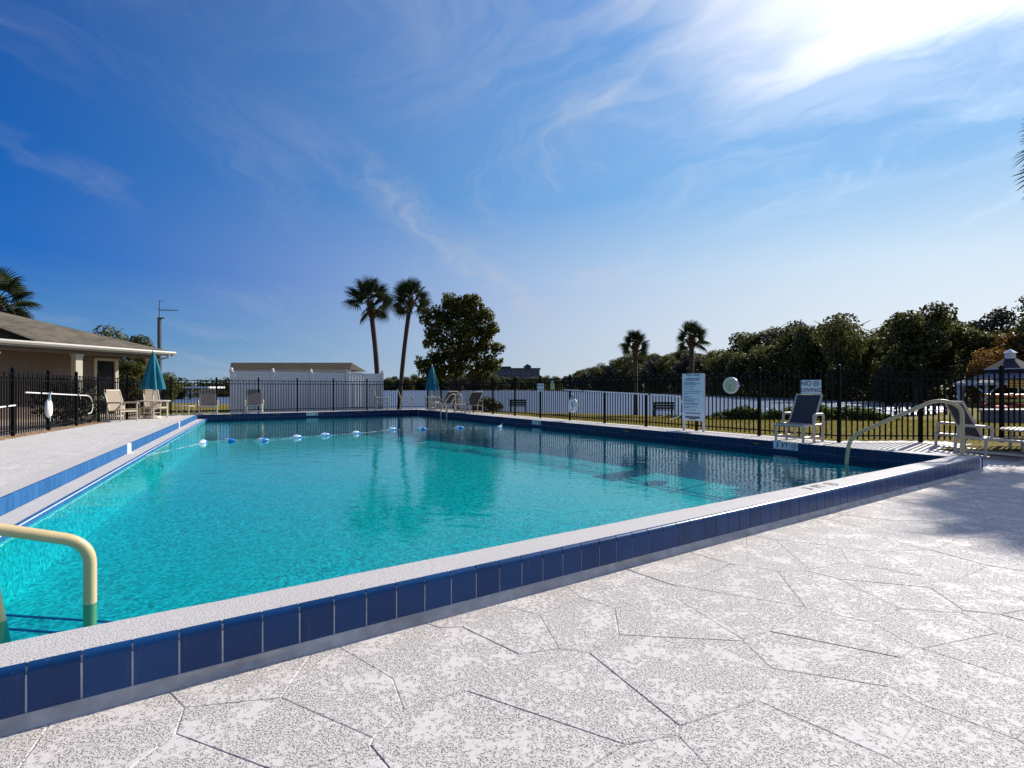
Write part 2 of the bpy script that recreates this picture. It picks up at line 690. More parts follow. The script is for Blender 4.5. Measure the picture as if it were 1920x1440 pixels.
def leaf_material(name, cols, trans=0.35, dark=0.25):
    m, N, out = mat(name)
    g = N.node('ShaderNodeNewGeometry')
    oi = N.node('ShaderNodeObjectInfo')
    r = g.outputs['Random Per Island']
    n = len(cols)
    c = N.ramp(r, [(i / max(n - 1, 1), cols[i]) for i in range(n)])
    tint = N.math('ADD', 0.72, N.math('MULTIPLY', oi.outputs['Random'], 0.56))
    sc = N.node('ShaderNodeVectorMath', operation='SCALE')
    N.put(sc.inputs[0], c)
    N.put(sc.inputs['Scale'], tint)
    c = sc.outputs[0]
    d = N.node('ShaderNodeBsdfPrincipled')
    N.put(d.inputs['Base Color'], c)
    d.inputs['Roughness'].default_value = 0.5
    d.inputs['Specular IOR Level'].default_value = 0.12
    t = N.node('ShaderNodeBsdfTranslucent')
    N.put(t.inputs[0], c)
    mx = N.node('ShaderNodeMixShader')
    mx.inputs[0].default_value = trans
    N.l.new(d.outputs[0], mx.inputs[1])
    N.l.new(t.outputs[0], mx.inputs[2])
    N.l.new(mx.outputs[0], out.inputs[0])
    return m


M['leaf_far'] = leaf_material('far_foliage', [(0.030, 0.042, 0.012), (0.068, 0.080, 0.023), (0.125, 0.125, 0.038), (0.21, 0.19, 0.062)], 0.45)
M['leaf_far_grey'] = leaf_material('mossy_foliage', [(0.028, 0.032, 0.020), (0.05, 0.05, 0.036), (0.085, 0.08, 0.058), (0.13, 0.12, 0.09)], 0.25)
M['leaf_far_lime'] = leaf_material('lime_foliage', [(0.035, 0.038, 0.010), (0.08, 0.078, 0.018), (0.15, 0.13, 0.03)], 0.35)
M['leaf_autumn'] = leaf_material('autumn_foliage', [(0.10, 0.055, 0.012), (0.24, 0.12, 0.02), (0.30, 0.13, 0.03), (0.18, 0.14, 0.03)], 0.4)
M['leaf_tree'] = leaf_material('broad_leaf', [(0.020, 0.030, 0.009), (0.052, 0.062, 0.016), (0.125, 0.125, 0.026), (0.24, 0.21, 0.042)], 0.5)
M['leaf_shrub'] = leaf_material('shrub_leaf', [(0.045, 0.075, 0.012), (0.09, 0.135, 0.020), (0.15, 0.19, 0.03)], 0.45)
M['leaf_vine'] = leaf_material('vine_leaf', [(0.012, 0.020, 0.008), (0.03, 0.04, 0.015)], 0.2)
M['frond'] = leaf_material('palm_frond', [(0.016, 0.026, 0.010), (0.034, 0.046, 0.018), (0.06, 0.07, 0.030)], 0.22)
M['boot'] = plain('palm_boot', (0.10, 0.052, 0.026), 0.85, 0, 0.5, 9)
M['bark'] = plain('bark', (0.060, 0.045, 0.034), 0.9, 0, 0.4, 7, 0.8, 16)
M['palm_bark'] = plain('palm_bark', (0.065, 0.045, 0.033), 0.9, 0, 0.35, 10, 0.8, 22)
M['shingle'] = None
M['stucco'] = plain('stucco', (0.20, 0.155, 0.13), 0.85, 0, 0.1, 3, 0.5, 60)
M['trim'] = plain('cream_trim', (0.62, 0.56, 0.46), 0.5, 0, 0.06, 4)
M['dark_wood'] = plain('dark_siding', (0.028, 0.024, 0.022), 0.7, 0, 0.3, 6)
M['dark_glass'] = plain('dark_door', (0.010, 0.010, 0.012), 0.15)
M['grey_metal'] = plain('grey_metal', (0.10, 0.10, 0.11), 0.45, 0.4)
M['float_blue'] = plain('float_blue', (0.02, 0.22, 0.62), 0.3)
M['float_white'] = plain('float_white', (0.75, 0.80, 0.84), 0.3)
M['rope'] = plain('rope', (0.30, 0.40, 0.46), 0.8, 0, 0.2, 30)
M['yellow'] = plain('yellow_sign', (0.72, 0.48, 0.06), 0.5)
M['pale_yellow'] = plain('pale_yellow_sign', (0.66, 0.58, 0.26), 0.5)
M['clock_face'] = plain('clock_face', (0.70, 0.60, 0.36), 0.5, 0, 0.05)
M['sign_white'] = plain('sign_white', (0.88, 0.85, 0.86), 0.45, 0, 0.05)
M['hotel'] = plain('hotel_wall', (0.105, 0.115, 0.17), 0.8)
M['hotel_roof'] = plain('hotel_roof', (0.035, 0.05, 0.06), 0.8)
M['gaz_roof'] = plain('gazebo_roof', (0.022, 0.023, 0.036), 0.8, 0, 0.2, 4, 0.4, 12)
M['gaz_white'] = plain('gazebo_trim', (0.55, 0.56, 0.60), 0.6)
M['grey_wall'] = plain('grey_block', (0.14, 0.15, 0.19), 0.8, 0, 0.2, 4)
M['red_hull'] = plain('red_hull', (0.55, 0.03, 0.02), 0.35)
M['orange_hull'] = plain('orange_hull', (0.70, 0.20, 0.02), 0.35)
M['lime_hull'] = plain('lime_hull', (0.55, 0.62, 0.12), 0.35)
M['bench'] = plain('dark_bench', (0.02, 0.025, 0.028), 0.6)
M['tan_concrete'] = plain('tan_concrete', (0.42, 0.33, 0.25), 0.85, 0, 0.15, 2)
M['stone'] = plain('gravel_stone', (0.40, 0.25, 0.12), 0.8, 0, 0.6, 40)


def shingle_material(name, col):
    m, N, out = mat(name)
    tc = N.node('ShaderNodeTexCoord').outputs['UV']
    br = N.node('ShaderNodeTexBrick')
    N.put(br.inputs['Vector'], tc)
    br.inputs['Scale'].default_value = 1.0
    br.inputs['Brick Width'].default_value = 0.32
    br.inputs['Row Height'].default_value = 0.15
    br.inputs['Mortar Size'].default_value = 0.010
    br.inputs['Color1'].default_value = (*col, 1)
    br.inputs['Color2'].default_value = (col[0] * 0.62, col[1] * 0.60, col[2] * 0.58, 1)
    br.inputs['Mortar'].default_value = (col[0] * 0.35, col[1] * 0.35, col[2] * 0.35, 1)
    n = N.noise(pos(N), 1.3, 5, 0.65)
    c = N.mix(N.maprange(n, 0.4, 0.7, 0, 0.5), br.outputs[0], (col[0] * 1.3, col[1] * 1.2, col[2] * 0.95))
    principled(N, out, c, 0.9, 0, N.bump(br.outputs[1], -0.6, 0.01), 0.2)
    return m


M['shingle'] = shingle_material('brown_shingle', (0.17, 0.148, 0.118))
M['shingle_shed'] = shingle_material('shed_shingle', (0.075, 0.062, 0.040))


def grass_material():
    m, N, out = mat('lawn')
    p = pos(N)
    a = N.noise(p, 0.35, 5, 0.6)
    b = N.noise(p, 3.2, 4, 0.65)
    c3 = N.noise(p, 40, 3, 0.6)
    c = N.mix(N.maprange(a, 0.35, 0.68), (0.22, 0.195, 0.030), (0.27, 0.175, 0.045))
    c = N.mix(N.maprange(b, 0.4, 0.7, 0, 0.6), c, (0.13, 0.15, 0.024))
    c = N.mix(N.maprange(c3, 0.4, 0.7, 0, 0.5), c, (0.22, 0.175, 0.06))
    principled(N, out, c, 0.95, 0, N.bump(c3, 1.0, 0.05), 0.1)
    return m


M['lawn'] = grass_material()
M['blade'] = leaf_material('grass_blade', [(0.15, 0.165, 0.024), (0.25, 0.22, 0.036), (0.31, 0.21, 0.05)], 0.4)


def plaster_material():
    m, N, out = mat('pool_plaster')
    p = pos(N)
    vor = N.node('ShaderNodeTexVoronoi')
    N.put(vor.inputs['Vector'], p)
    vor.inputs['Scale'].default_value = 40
    spk_caustic = N.ramp(vor.outputs['Color'], [(0.22, (0.08, 0.27, 0.26)), (0.42, (0.34, 0.55, 0.53)), (0.60, (0.56, 0.74, 0.71)), (0.74, (1.0, 1.0, 1.0))])  # aggregate speckle; caustic sparkle of the water painted in as near-white flecks
    v2 = N.node('ShaderNodeTexVoronoi')
    N.put(v2.inputs['Vector'], p)
    v2.inputs['Scale'].default_value = 11
    spk2 = N.ramp(v2.outputs['Color'], [(0.2, (0.36, 0.60, 0.54)), (0.8, (0.88, 0.95, 0.90))])
    c = N.mix(0.25, spk_caustic, spk2)
    big = N.noise(p, 0.6, 4, 0.6)
    c = N.mix(N.maprange(big, 0.35, 0.7, 0, 0.35), c, (0.42, 0.66, 0.58))
    principled(N, out, c, 0.8, 0, None, 0.2)
    return m


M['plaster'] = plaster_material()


def pool_water_material():
    m, N, out = mat('pool_water')
    p = pos(N)
    w1 = N.noise(N.mapping(p, (1.0, 1.4, 1), (0, 0, rad(30))), 2.6, 2, 0.5, 0.4)
    w2 = N.noise(N.mapping(p, (1.5, 1.0, 1), (0, 0, rad(-20))), 9.0, 2, 0.55, 0.3)
    w3 = N.noise(p, 30.0, 2, 0.5)
    calm = N.maprange(N.noise(p, 0.35, 2, 0.5), 0.35, 0.65, 0.4, 1.0)
    h = N.math('ADD', w1, N.math('MULTIPLY', w2, 0.22))
    h = N.math('ADD', N.math('MULTIPLY', h, calm), N.math('ADD', N.math('MULTIPLY', w3, 0.06), N.math('MULTIPLY', N.noise(p, 75.0, 1, 0.5), 0.022)))
    nrm = N.bump(h, 1.0, 0.0075)
    fr = N.node('ShaderNodeFresnel')
    fr.inputs['IOR'].default_value = 1.33
    N.put(fr.inputs['Normal'], nrm)
    gl = N.node('ShaderNodeBsdfGlossy')
    gl.inputs['Roughness'].default_value = 0.015
    gl.inputs['Color'].default_value = (0.82, 0.90, 0.92, 1)
    N.put(gl.inputs['Normal'], nrm)
    tr = N.node('ShaderNodeBsdfTransparent')
    tr.inputs[0].default_value = (0.070, 0.655, 0.69, 1)
    mx = N.node('ShaderNodeMixShader')
    bf = N.node('ShaderNodeNewGeometry').outputs['Backfacing']      # light coming up from below passes
    f = N.math('MULTIPLY', N.math('MULTIPLY', fr.outputs[0], 0.92), N.math('SUBTRACT', 1.0, bf))
    N.put(mx.inputs[0], f)
    N.l.new(tr.outputs[0], mx.inputs[1])
    N.l.new(gl.outputs[0], mx.inputs[2])
    N.l.new(mx.outputs[0], out.inputs[0])
    return m


def lake_material():
    m, N, out = mat('lake_water')
    p = pos(N)
    h = N.noise(N.mapping(p, (0.5, 1.5, 1)), 1.4, 4, 0.6)
    h2 = N.noise(p, 0.25, 3, 0.5)
    nrm = N.bump(N.math('ADD', h, h2), 1.0, 0.28)
    df = N.node('ShaderNodeBsdfDiffuse')
    df.inputs[0].default_value = (0.11, 0.145, 0.215, 1)
    gl = N.node('ShaderNodeBsdfGlossy')
    gl.inputs['Roughness'].default_value = 0.22
    gl.inputs['Color'].default_value = (0.76, 0.82, 0.88, 1)
    N.put(gl.inputs['Normal'], nrm)
    fr = N.node('ShaderNodeFresnel')
    fr.inputs['IOR'].default_value = 1.33
    N.put(fr.inputs['Normal'], nrm)
    mx = N.node('ShaderNodeMixShader')
    N.put(mx.inputs[0], N.math('MULTIPLY', fr.outputs[0], 0.62))
    N.l.new(df.outputs[0], mx.inputs[1])
    N.l.new(gl.outputs[0], mx.inputs[2])
    N.l.new(mx.outputs[0], out.inputs[0])
    return m


# ------------------------------------------------------------------ ground, lake, decks
LAKE = [(-330, 150), (-120, 95), (-60, 72), (-37, 63), (-20, 52), (2.5, 40), (14, 33.5), (24, 33), (31, 38), (40, 47), (49, 58),
        (51.5, 75), (52, 115), (54, 160), (56, 210), (50, 290), (38, 370), (15, 450), (-60, 490), (-200, 500), (-420, 470), (-420, 200)]


def seg_dist(x, y, poly):
    """signed distance to polygon (negative inside), numpy arrays"""
    d = np.full(x.shape, 1e9)
    inside = np.zeros(x.shape, bool)
    n = len(poly)
    for i in range(n):
        ax, ay = poly[i]
        bx, by = poly[(i + 1) % n]
        dx, dy = bx - ax, by - ay
        t = np.clip(((x - ax) * dx + (y - ay) * dy) / (dx * dx + dy * dy), 0, 1)
        d = np.minimum(d, np.hypot(x - ax - t * dx, y - ay - t * dy))
        c = ((ay > y) != (by > y)) & (x < (bx - ax) * (y - ay) / (by - ay + 1e-12) + ax)
        inside ^= c
    return np.where(inside, -d, d)


FENCE_S = 11.52
deck_poly_sv = [(-16, -10), (18, -10), (18, 0.4), (14.5, 0.75), (11.7, 2.45), (11.7, 22.42), (0.25, 22.42), (-0.75, 20.0), (-1.75, 17.9),
                (-2.8, 12.4), (-4.6, 3.0), (-5.0, 0), (-16, 0)]
DECK_XY = [tuple(sv(*q)[:2]) for q in deck_poly_sv]


def ground_height(x, y):
    dl = seg_dist(x, y, LAKE)
    dd = seg_dist(x, y, DECK_XY)
    base = np.where(dl > 0, -0.45 * np.exp(-dl / 9.0) - 0.22, -0.67 + np.maximum(dl, -6) * 0.12)
    near = np.exp(-np.maximum(dd, 0) / 5.0)
    z = base * (1 - near) + (ZC - 0.07) * near
    z = np.where(dl < 0.2, np.minimum(z, ZL + 0.02 + np.minimum(dl, 0.2) * 0.15), z)
    z = np.where(dl > 0, np.maximum(z, ZL + 0.03), z)
    return z + 0.03 * np.sin(x * 0.7) * np.cos(y * 0.55) * np.clip(dl, 0, 1) * np.clip(dd, 0, 1)


def gz(x, y):
    return float(ground_height(np.array([x], float), np.array([y], float))[0])


def axis_lines():
    pos_ = [0.0]
    st = 0.5
    while pos_[-1] < 1500:
        if pos_[-1] > 45:
            st *= 1.09
        pos_.append(pos_[-1] + st)
    a = np.array(pos_)
    return np.concatenate([-a[:0:-1], a])


ax_ = axis_lines()
gx, gy = np.meshgrid(ax_, ax_ + 10.0)
gzv = ground_height(gx.ravel(), gy.ravel()).reshape(gx.shape)
nx = len(ax_)
cx_, cy_ = (gx[:-1, :-1] + gx[1:, 1:]) / 2, (gy[:-1, :-1] + gy[1:, 1:]) / 2
dcell = seg_dist(cx_.ravel(), cy_.ravel(), DECK_XY).reshape(cx_.shape)
keep = dcell > -0.9
idx = np.arange(nx * nx).reshape(nx, nx)
quads = np.stack([idx[:-1, :-1], idx[:-1, 1:], idx[1:, 1:], idx[1:, :-1]], -1)[keep]
me = bpy.data.meshes.new('ground')
me.from_pydata(np.stack([gx.ravel(), gy.ravel(), gzv.ravel()], -1).tolist(), [], quads.tolist())
me.materials.append(M['lawn'])
me.polygons.foreach_set('use_smooth', [True] * len(me.polygons))
tag(link('ground', me), 'yellowish lawn sloping from the pool fence to the lake', None, None, 'structure')

mb = MB()
lk = [(-1400, 30), (1400, 30), (1400, 1400), (-1400, 1400)]
mb.add([(x, y, ZL) for x, y in lk], [(0, 1, 2, 3)])
tag(mb.build('lake_water', lake_material()), 'pale rippled lake beyond the fences', None, None, 'structure')

# -- lower deck in front: flagstone-scored coating, every stone a piece
deck = thing('pool_deck', sv(5, -2, -0.03), 'white textured deck round the pool', None, None, kind='structure')
mb = MB()
quad = [sv(-16, -10), sv(18, -10), sv(18, -0.005), sv(-16, -0.005)]
mb.prism([(p.x, p.y) for p in quad], -0.20, -0.0035)
mb.build('deck_bed', M['joint'], deck)


def clip_poly(poly, n, c):
    out = []
    for i in range(len(poly)):
        a, b = poly[i], poly[(i + 1) % len(poly)]
        da, db = a[0] * n[0] + a[1] * n[1] - c, b[0] * n[0] + b[1] * n[1] - c
        if da <= 0:
            out.append(a)
        if (da < 0 < db) or (db < 0 < da):
            t = da / (da - db)
            out.append((a[0] + (b[0] - a[0]) * t, a[1] + (b[1] - a[1]) * t))
    return out


seeds = []
st = 0.46
for i in range(-36, 41):
    for j in range(-24, 3):
        s = i * st + (0.5 * st if j % 2 else 0) + random.uniform(-.22, .22)
        v = j * st * 0.87 + random.uniform(-.20, .20)
        if v < 0.15 and random.random() > 0.17:
            seeds.append((s, v))
cells = []
for s, v in seeds:
    p = sv(s, v)
    poly = [(s - 1.2, v - 1.2), (s + 1.2, v - 1.2), (s + 1.2, v + 1.2), (s - 1.2, v + 1.2)]
    for s2, v2 in seeds:
        dx, dy = s2 - s, v2 - v
        L = math.hypot(dx, dy)
        if 1e-6 < L < 2.0:
            nn = (dx / L, dy / L)
            poly = clip_poly(poly, nn, nn[0] * (s + s2) / 2 + nn[1] * (v + v2) / 2 - 0.0008)
            if not poly:
                break
    if poly:
        poly = clip_poly(poly, (0, 1), -0.012)
    if poly and len(poly) >= 3:
        poly = clip_poly(clip_poly(clip_poly(poly, (-1, 0), 15.9), (1, 0), 17.9), (0, -1), 9.9)
    if not poly or len(poly) < 3:
        continue
    cc = (sum(q[0] for q in poly) / len(poly), sum(q[1] for q in poly) / len(poly))
    w = sv(*cc)
    vis = (w.y > 0.4 and abs(w.x) < w.y * 1.25 + 1.2)
    cells.append((0 if vis else 1, w.length, poly, cc))
cells.sort(key=lambda c: (c[0], c[1]))


def slab_into(mb, poly, cc):
    n = len(poly)
    o, i_ = [], []
    h = random.uniform(-0.0009, 0.0009)
    for k, q in enumerate(poly):
        r = math.hypot(q[0] - cc[0], q[1] - cc[1])
        f = max(0.0, 1 - 0.006 / max(r, 0.05))
        o.append(sv(q[0], q[1], -0.0024))
        i_.append(sv(cc[0] + (q[0] - cc[0]) * f, cc[1] + (q[1] - cc[1]) * f, h))
    low = [Vector((p.x, p.y, -0.012)) for p in o]
    mb.add(o + i_, [tuple(range(n, 2 * n))] + [(k, (k + 1) % n, n + (k + 1) % n, n + k) for k in range(n)])


rest = MB()
for k, (_, _, poly, cc) in enumerate(cells):
    if k < 260:
        mb = MB()
        slab_into(mb, poly, cc)
        mb.build('paving_stone', M['deck'], deck)
    else:
        slab_into(rest, poly, cc)
o = rest.build('paving_stone_field', M['deck'], deck)
o['kind'] = 'stuff'

# -- upper deck: left, far and right sides, with the ramp at the near right corner
mb = MB()


def strip(mb, ring):
    """ring: list of (inner, outer) world points"""
    vs, fs = [], []
    for a, b in ring:
        vs += [a, b]
    for i in range(len(ring) - 1):
        fs.append((2 * i, 2 * i + 1, 2 * i + 3, 2 * i + 2))
    mb.add(vs, fs)


# left
vv = np.linspace(0.0, 22.42, 40)


def left_out(v):
    pts = [(-0.01, -5.0), (3.0, -4.6), (12.4, -2.8), (17.9, -1.75), (20.0, -0.75), (22.43, 0.25)]
    for (a, sa), (b, sb) in zip(pts, pts[1:]):
        if a <= v <= b:
            return sa + (sb - sa) * (v - a) / (b - a)
    return pts[-1][1]


strip(mb, [(sv(left_out(v), v, ZC - .004), sv(min(s_left(v), 99) - 0.30, v, ZC - .004)) for v in vv])
strip(mb, [(sv(left_out(v), v, -0.3), sv(left_out(v), v, ZC - .004)) for v in vv])
mb.add([sv(-5, 0, -.3), sv(s_left(0) - .3, 0, -.3), sv(s_left(0) - .3, 0, ZC - .004), sv(-5, 0, ZC - .004)], [(0, 1, 2, 3)])
# far
strip(mb, [(sv(0.9, V_F + COPE, ZC - .004), sv(0.9, 22.42, ZC - .004)), (sv(11.7, V_F + COPE, ZC - .004), sv(11.7, 22.42, ZC - .004))])
# right strip
strip(mb, [(sv(S_R + COPE, v, ZC - .004), sv(11.7, v, ZC - .004)) for v in np.linspace(2.45, V_F + COPE, 20)])
mb.build('upper_deck', M['deck_up'], deck)
# ramp
mb = MB()
SS = np.linspace(S_R + COPE, 18, 36)
VVV = np.linspace(-0.01, 2.45, 26)
grid = []
for v in VVV:
    for s in SS:
        p = sv(s, v)
        grid.append((p.x, p.y, deck_z(p.x, p.y) - .004))
n = len(SS)
fs = []
for j in range(len(VVV) - 1):
    for i in range(n - 1):
        s, v = SS[i + 1], VVV[j + 1]
        lim = 2.45 if s < 11.7 else (2.45 - (s - 11.7) * 0.607 if s < 14.5 else 0.75)
        if VVV[j] <= lim:
            fs.append((j * n + i, j * n + i + 1, (j + 1) * n + i + 1, (j + 1) * n + i))
mb.add(grid, fs)
mb.build('deck_ramp', M['deck_up'], deck, smooth=True)

# -- pool
pool = thing('swimming_pool', sv(5, 11, -1.0), 'pool basin with navy tiled walls', None, None, kind='structure')


def left_w(v):
    return s_left(v) + LEDGE


def floor_z(v):
    t = min(max((v - 6) / 12, 0), 1)
    return -0.56 - 0.24 * t * t * (3 - 2 * t)


mb = MB()
vs_ = np.linspace(V_N - 0.02, V_F, 40)
pts, fs = [], []
for v in vs_:
    for a in np.linspace(0, 1, 6):
        s = left_w(v) + (S_R - left_w(v)) * a
        pts.append(sv(s, v, floor_z(v)))
for j in range(len(vs_) - 1):
    for i in range(5):
        fs.append((j * 6 + i, j * 6 + i + 1, (j + 1) * 6 + i + 1, (j + 1) * 6 + i))
mb.add(pts, fs)
strip(mb, [(sv(left_w(v), v, floor_z(v)), sv(left_w(v), v, -0.02)) for v in vs_])
strip(mb, [(sv(S_R, v, -0.10), sv(S_R, v, floor_z(v))) for v in vs_])
mb.add([sv(left_w(V_F), V_F, floor_z(V_F)), sv(S_R, V_F, floor_z(V_F)), sv(S_R, V_F, -0.1), sv(left_w(V_F), V_F, -0.1)], [(0, 1, 2, 3)])
mb.add([sv(left_w(V_N), V_N - .02, floor_z(0)), sv(S_R, V_N - .02, floor_z(0)), sv(S_R, V_N - .02, 0.1), sv(left_w(V_N), V_N - .02, 0.1)], [(3, 2, 1, 0)])
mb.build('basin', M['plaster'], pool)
# entry steps at the near left end
zs_ = -0.16
cut = lambda off: [(left_w(2.27) + 0.002, 2.27 - off * 1.25), (1.48 - off * 1.5, V_N)]
mb = MB()
poly = [sv(left_w(V_N) + .002, V_N)] + [sv(1.48, V_N), sv(left_w(2.27) + .002, 2.27)]
mb.prism([(p.x, p.y) for p in poly], -0.62, zs_)
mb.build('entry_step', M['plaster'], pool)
for off in (0.0, 0.17):  # two thin blue strips laid across the step
    (s0, v0), (s1, v1) = cut(off + 0.02)
    mb = MB()
    mb.bar(sv(s0, v0, zs_ + .002), sv(s1, v1, zs_ + .002), 0.016, 0.006)
    mb.build('step_line', M['tile_left'], pool)

PITCH = 0.165


def tile_mesh(name, w, h, r, material, depth=0.035):
    """bull-nosed tile: x along, -y is the face, z up from 0 to h"""
    mb = MB()
    prof = [(depth, h)]
    for k in range(5):
        a = math.pi / 2 * k / 4
        prof.append((r - r * math.sin(a), h - r + r * math.cos(a)))
    prof += [(0.0, 0.0), (0.010, 0.0)]
    n = len(prof)
    vs = [(-w / 2, y, z) for y, z in prof] + [(w / 2, y, z) for y, z in prof]
    fs = [(i, i + 1, n + i + 1, n + i) for i in range(n - 1)] + [tuple(range(n))[::-1], tuple(range(n, 2 * n))]
    mb.add(vs, fs)
    me = mb.mesh(name, material, True, 50)
    fix_normals(me)
    return me


def flat_tile_mesh(name, w, h, material, t=0.008):
    mb = MB()
    b = 0.004
    vs = []
    for y, i in ((t, 0), (0.0 + 0.003, 0), (0.0, b)):
        vs += [(-w / 2 + i, y, i), (w / 2 - i, y, i), (w / 2 - i, y, h - i), (-w / 2 + i, y, h - i)]
    fs = [(8, 9, 10, 11)]
    for k in range(2):
        for i in range(4):
            fs.append((k * 4 + i, k * 4 + (i + 1) % 4, (k + 1) * 4 + (i + 1) % 4, (k + 1) * 4 + i))
    mb.add(vs, fs)
    me = mb.mesh(name, material)
    fix_normals(me)
    return me


def lay(name, me, origin, x, parent, jitter=0.0):
    """place a piece with its x axis along x and its face (-y) turned to the viewer's side"""
    o = bpy.data.objects.new(name, me)
    COL.objects.link(o)
    o.parent = parent
    o.matrix_parent_inverse = Matrix.Translation(parent.location).inverted()
    o.location = origin
    a = math.atan2(x.y, x.x)
    o.rotation_euler = (random.uniform(-jitter, jitter), random.uniform(-jitter, jitter), a)
    return o


# right wall: face looks to -D, so piece x axis = -E (viewer's right)
G = 0.006
row_h = 0.150
t_right = flat_tile_mesh('wall_tile', PITCH - G, row_h - 0.002, M['tile_far'])
t_white = flat_tile_mesh('marker_tile', PITCH - G, row_h - 0.002, M['tile_white'])
t_low = flat_tile_mesh('low_tile', PITCH - G, 0.150, M['tile_far'])
mb = MB()
for z0, z1 in ((-0.10, ZC - 0.004),):
    mb.add([sv(S_R + .006, V_N, z0), sv(S_R + .006, V_F, z0), sv(S_R + .006, V_F, z1), sv(S_R + .006, V_N, z1)], [(0, 1, 2, 3)])
    mb.add([sv(left_w(V_F) - .3, V_F + .006, z0), sv(S_R + .006, V_F + .006, z0), sv(S_R + .006, V_F + .006, z1), sv(left_w(V_F) - .3, V_F + .006, z1)], [(0, 1, 2, 3)])
mb.build('wall_grout', M['grout_dark'], pool)
MARK_R = (2.79, 11.35)      # v centre of the depth plaques on the right wall
nt = int((V_F - V_N) / PITCH)
second = MB()
for k in range(nt):
    v = V_N + PITCH * (k + 0.5)
    white = any(abs(v - c) < PITCH * 1.5 for c in MARK_R)
    lay('marker_tile' if white else 'wall_tile', t_white if white else t_right, sv(S_R, v, ZC - row_h), -E, pool)
    lay('waterline_tile', t_low, sv(S_R, v, ZC - row_h - 0.008 - 0.150), -E, pool)
v_at = lambda c: V_N + PITCH * (round((c - V_N) / PITCH - 0.5) + 0.5)
for c, num in ((MARK_R[0], '3'), (MARK_R[1], '5')):
    vc = v_at(c)
    zt = ZC - row_h / 2
    f = 0.0022
    lettering(num, 0.135, sv(S_R - f, vc + PITCH, zt), -E, (0, 0, 1), M['ink'], pool, 'depth_number')
    lettering('FT', 0.135, sv(S_R - f, vc, zt), -E, (0, 0, 1), M['ink'], pool, 'depth_unit')
    mb = MB()
    no_dive_mark(mb, sv(S_R - f, vc - PITCH, zt), -E, Vector((0, 0, 1)), 0.060)
    mb.build('no_diving_mark', M['ink'], pool)
# far wall
nf = int((S_R - s_left(V_F)) / PITCH)
s_mark = 5.6
for k in range(nf):
    s = S_R - PITCH * (k + 0.5)
    white = abs(s - s_mark) < PITCH * 1.5
    lay('marker_tile' if white else 'wall_tile', t_white if white else t_right, sv(s, V_F, ZC - row_h), D, pool)
    if s > left_w(V_F):
        lay('waterline_tile', t_low, sv(s, V_F, ZC - row_h - 0.008 - 0.150), D, pool)
sc_ = S_R - PITCH * (round((S_R - s_mark) / PITCH - 0.5) + 0.5)
zt = ZC - row_h / 2
lettering('8', 0.135, sv(sc_ - PITCH, V_F - .0022, zt), D, (0, 0, 1), M['ink'], pool, 'depth_number')
lettering('FT', 0.135, sv(sc_, V_F - .0022, zt), D, (0, 0, 1), M['ink'], pool, 'depth_unit')
mb = MB()
no_dive_mark(mb, sv(sc_ + PITCH, V_F - .0022, zt), D, Vector((0, 0, 1)), 0.060)
mb.build('no_diving_mark', M['ink'], pool)

# left side: upper tile band, ledge, rounded tile lip
ledge = thing('pool_ledge', sv(0.4, 11, ZC - .2), 'low pale ledge with blue tile band along the left side of the pool', None, None, kind='structure')
DL = (sv(s_left(20), 20) - sv(s_left(0), 0)).normalized()      # along the left edge
PL = 0.1662
band_h = 0.168
t_band = tile_mesh('band_tile', PL - 0.005, band_h, 0.02, M['tile_left'])
t_band_w = tile_mesh('marker_tile', PL * 1.6, band_h + .002, 0.02, M['tile_white'], 0.036)
t_lip = tile_mesh('lip_tile', 0.30, 0.052, 0.03, M['tile_left'], 0.05)
mb = MB()
vv = np.linspace(V_N, V_F, 30)
strip(mb, [(sv(s_left(v) - .008, v, ZC - .01), sv(s_left(v) - .008, v, ZC - band_h - .06)) for v in vv])
mb.build('band_grout', M['grout'], ledge)
mb = MB()
strip(mb, [(sv(s_left(v) - .01, v, 0.062), sv(left_w(v) - .045, v, 0.060)) for v in vv])
mb.build('ledge_top', M['coping'], ledge)
mb = MB()
strip(mb, [(sv(left_w(v) - .006, v, 0.058), sv(left_w(v) - .006, v, -0.03)) for v in vv])
mb.build('lip_grout', M['grout'], ledge)
v = V_N + 0.1
step = PL * DL.dot(E)
marks = (9.6, 16.4)
while v < V_F - 0.05:
    if any(abs(v - m) < step * 0.75 for m in marks):
        pass
    else:
        o = lay('band_tile', t_band, sv(s_left(v), v, ZC - band_h + .001), DL, ledge)
    v += step
for m_ in marks:
    lay('marker_tile', t_band_w, sv(s_left(m_), m_, ZC - band_h + .002), DL, ledge)
    c = sv(s_left(m_), m_, ZC - band_h * 0.52) + Vector((DL.y, -DL.x, 0)) * 0.003
    lettering('5' if m_ < 12 else '8', 0.08, c + Vector((0, 0, .035)), DL, (0, 0, 1), M['ink'], ledge, 'depth_number')
    lettering('FT', 0.07, c - Vector((0, 0, .04)), DL, (0, 0, 1), M['ink'], ledge, 'depth_unit')
v = V_N + 0.15
step = 0.304 * DL.dot(E)
while v < V_F - 0.1:
    lay('lip_tile', t_lip, sv(left_w(v), v, 0.062 - 0.052), DL, ledge)
    v += step

# copings of the three upper sides
mb = MB()
th = 0.03


def slab_strip(mb, ring, z0, z1):
    """closed strip with depth, ring of (inner, outer)"""
    n = len(ring)
    vs = []
    for a, b in ring:
        for p, z in ((a, z1), (b, z1), (b, z0), (a, z0)):
            vs.append((p.x, p.y, z))
    fs = []
    for i in range(n - 1):
        for k in range(4):
            fs.append((i * 4 + k, i * 4 + (k + 1) % 4, (i + 1) * 4 + (k + 1) % 4, (i + 1) * 4 + k))
    fs += [(0, 3, 2, 1), tuple((n - 1) * 4 + k for k in range(4))]
    mb.add(vs, fs)


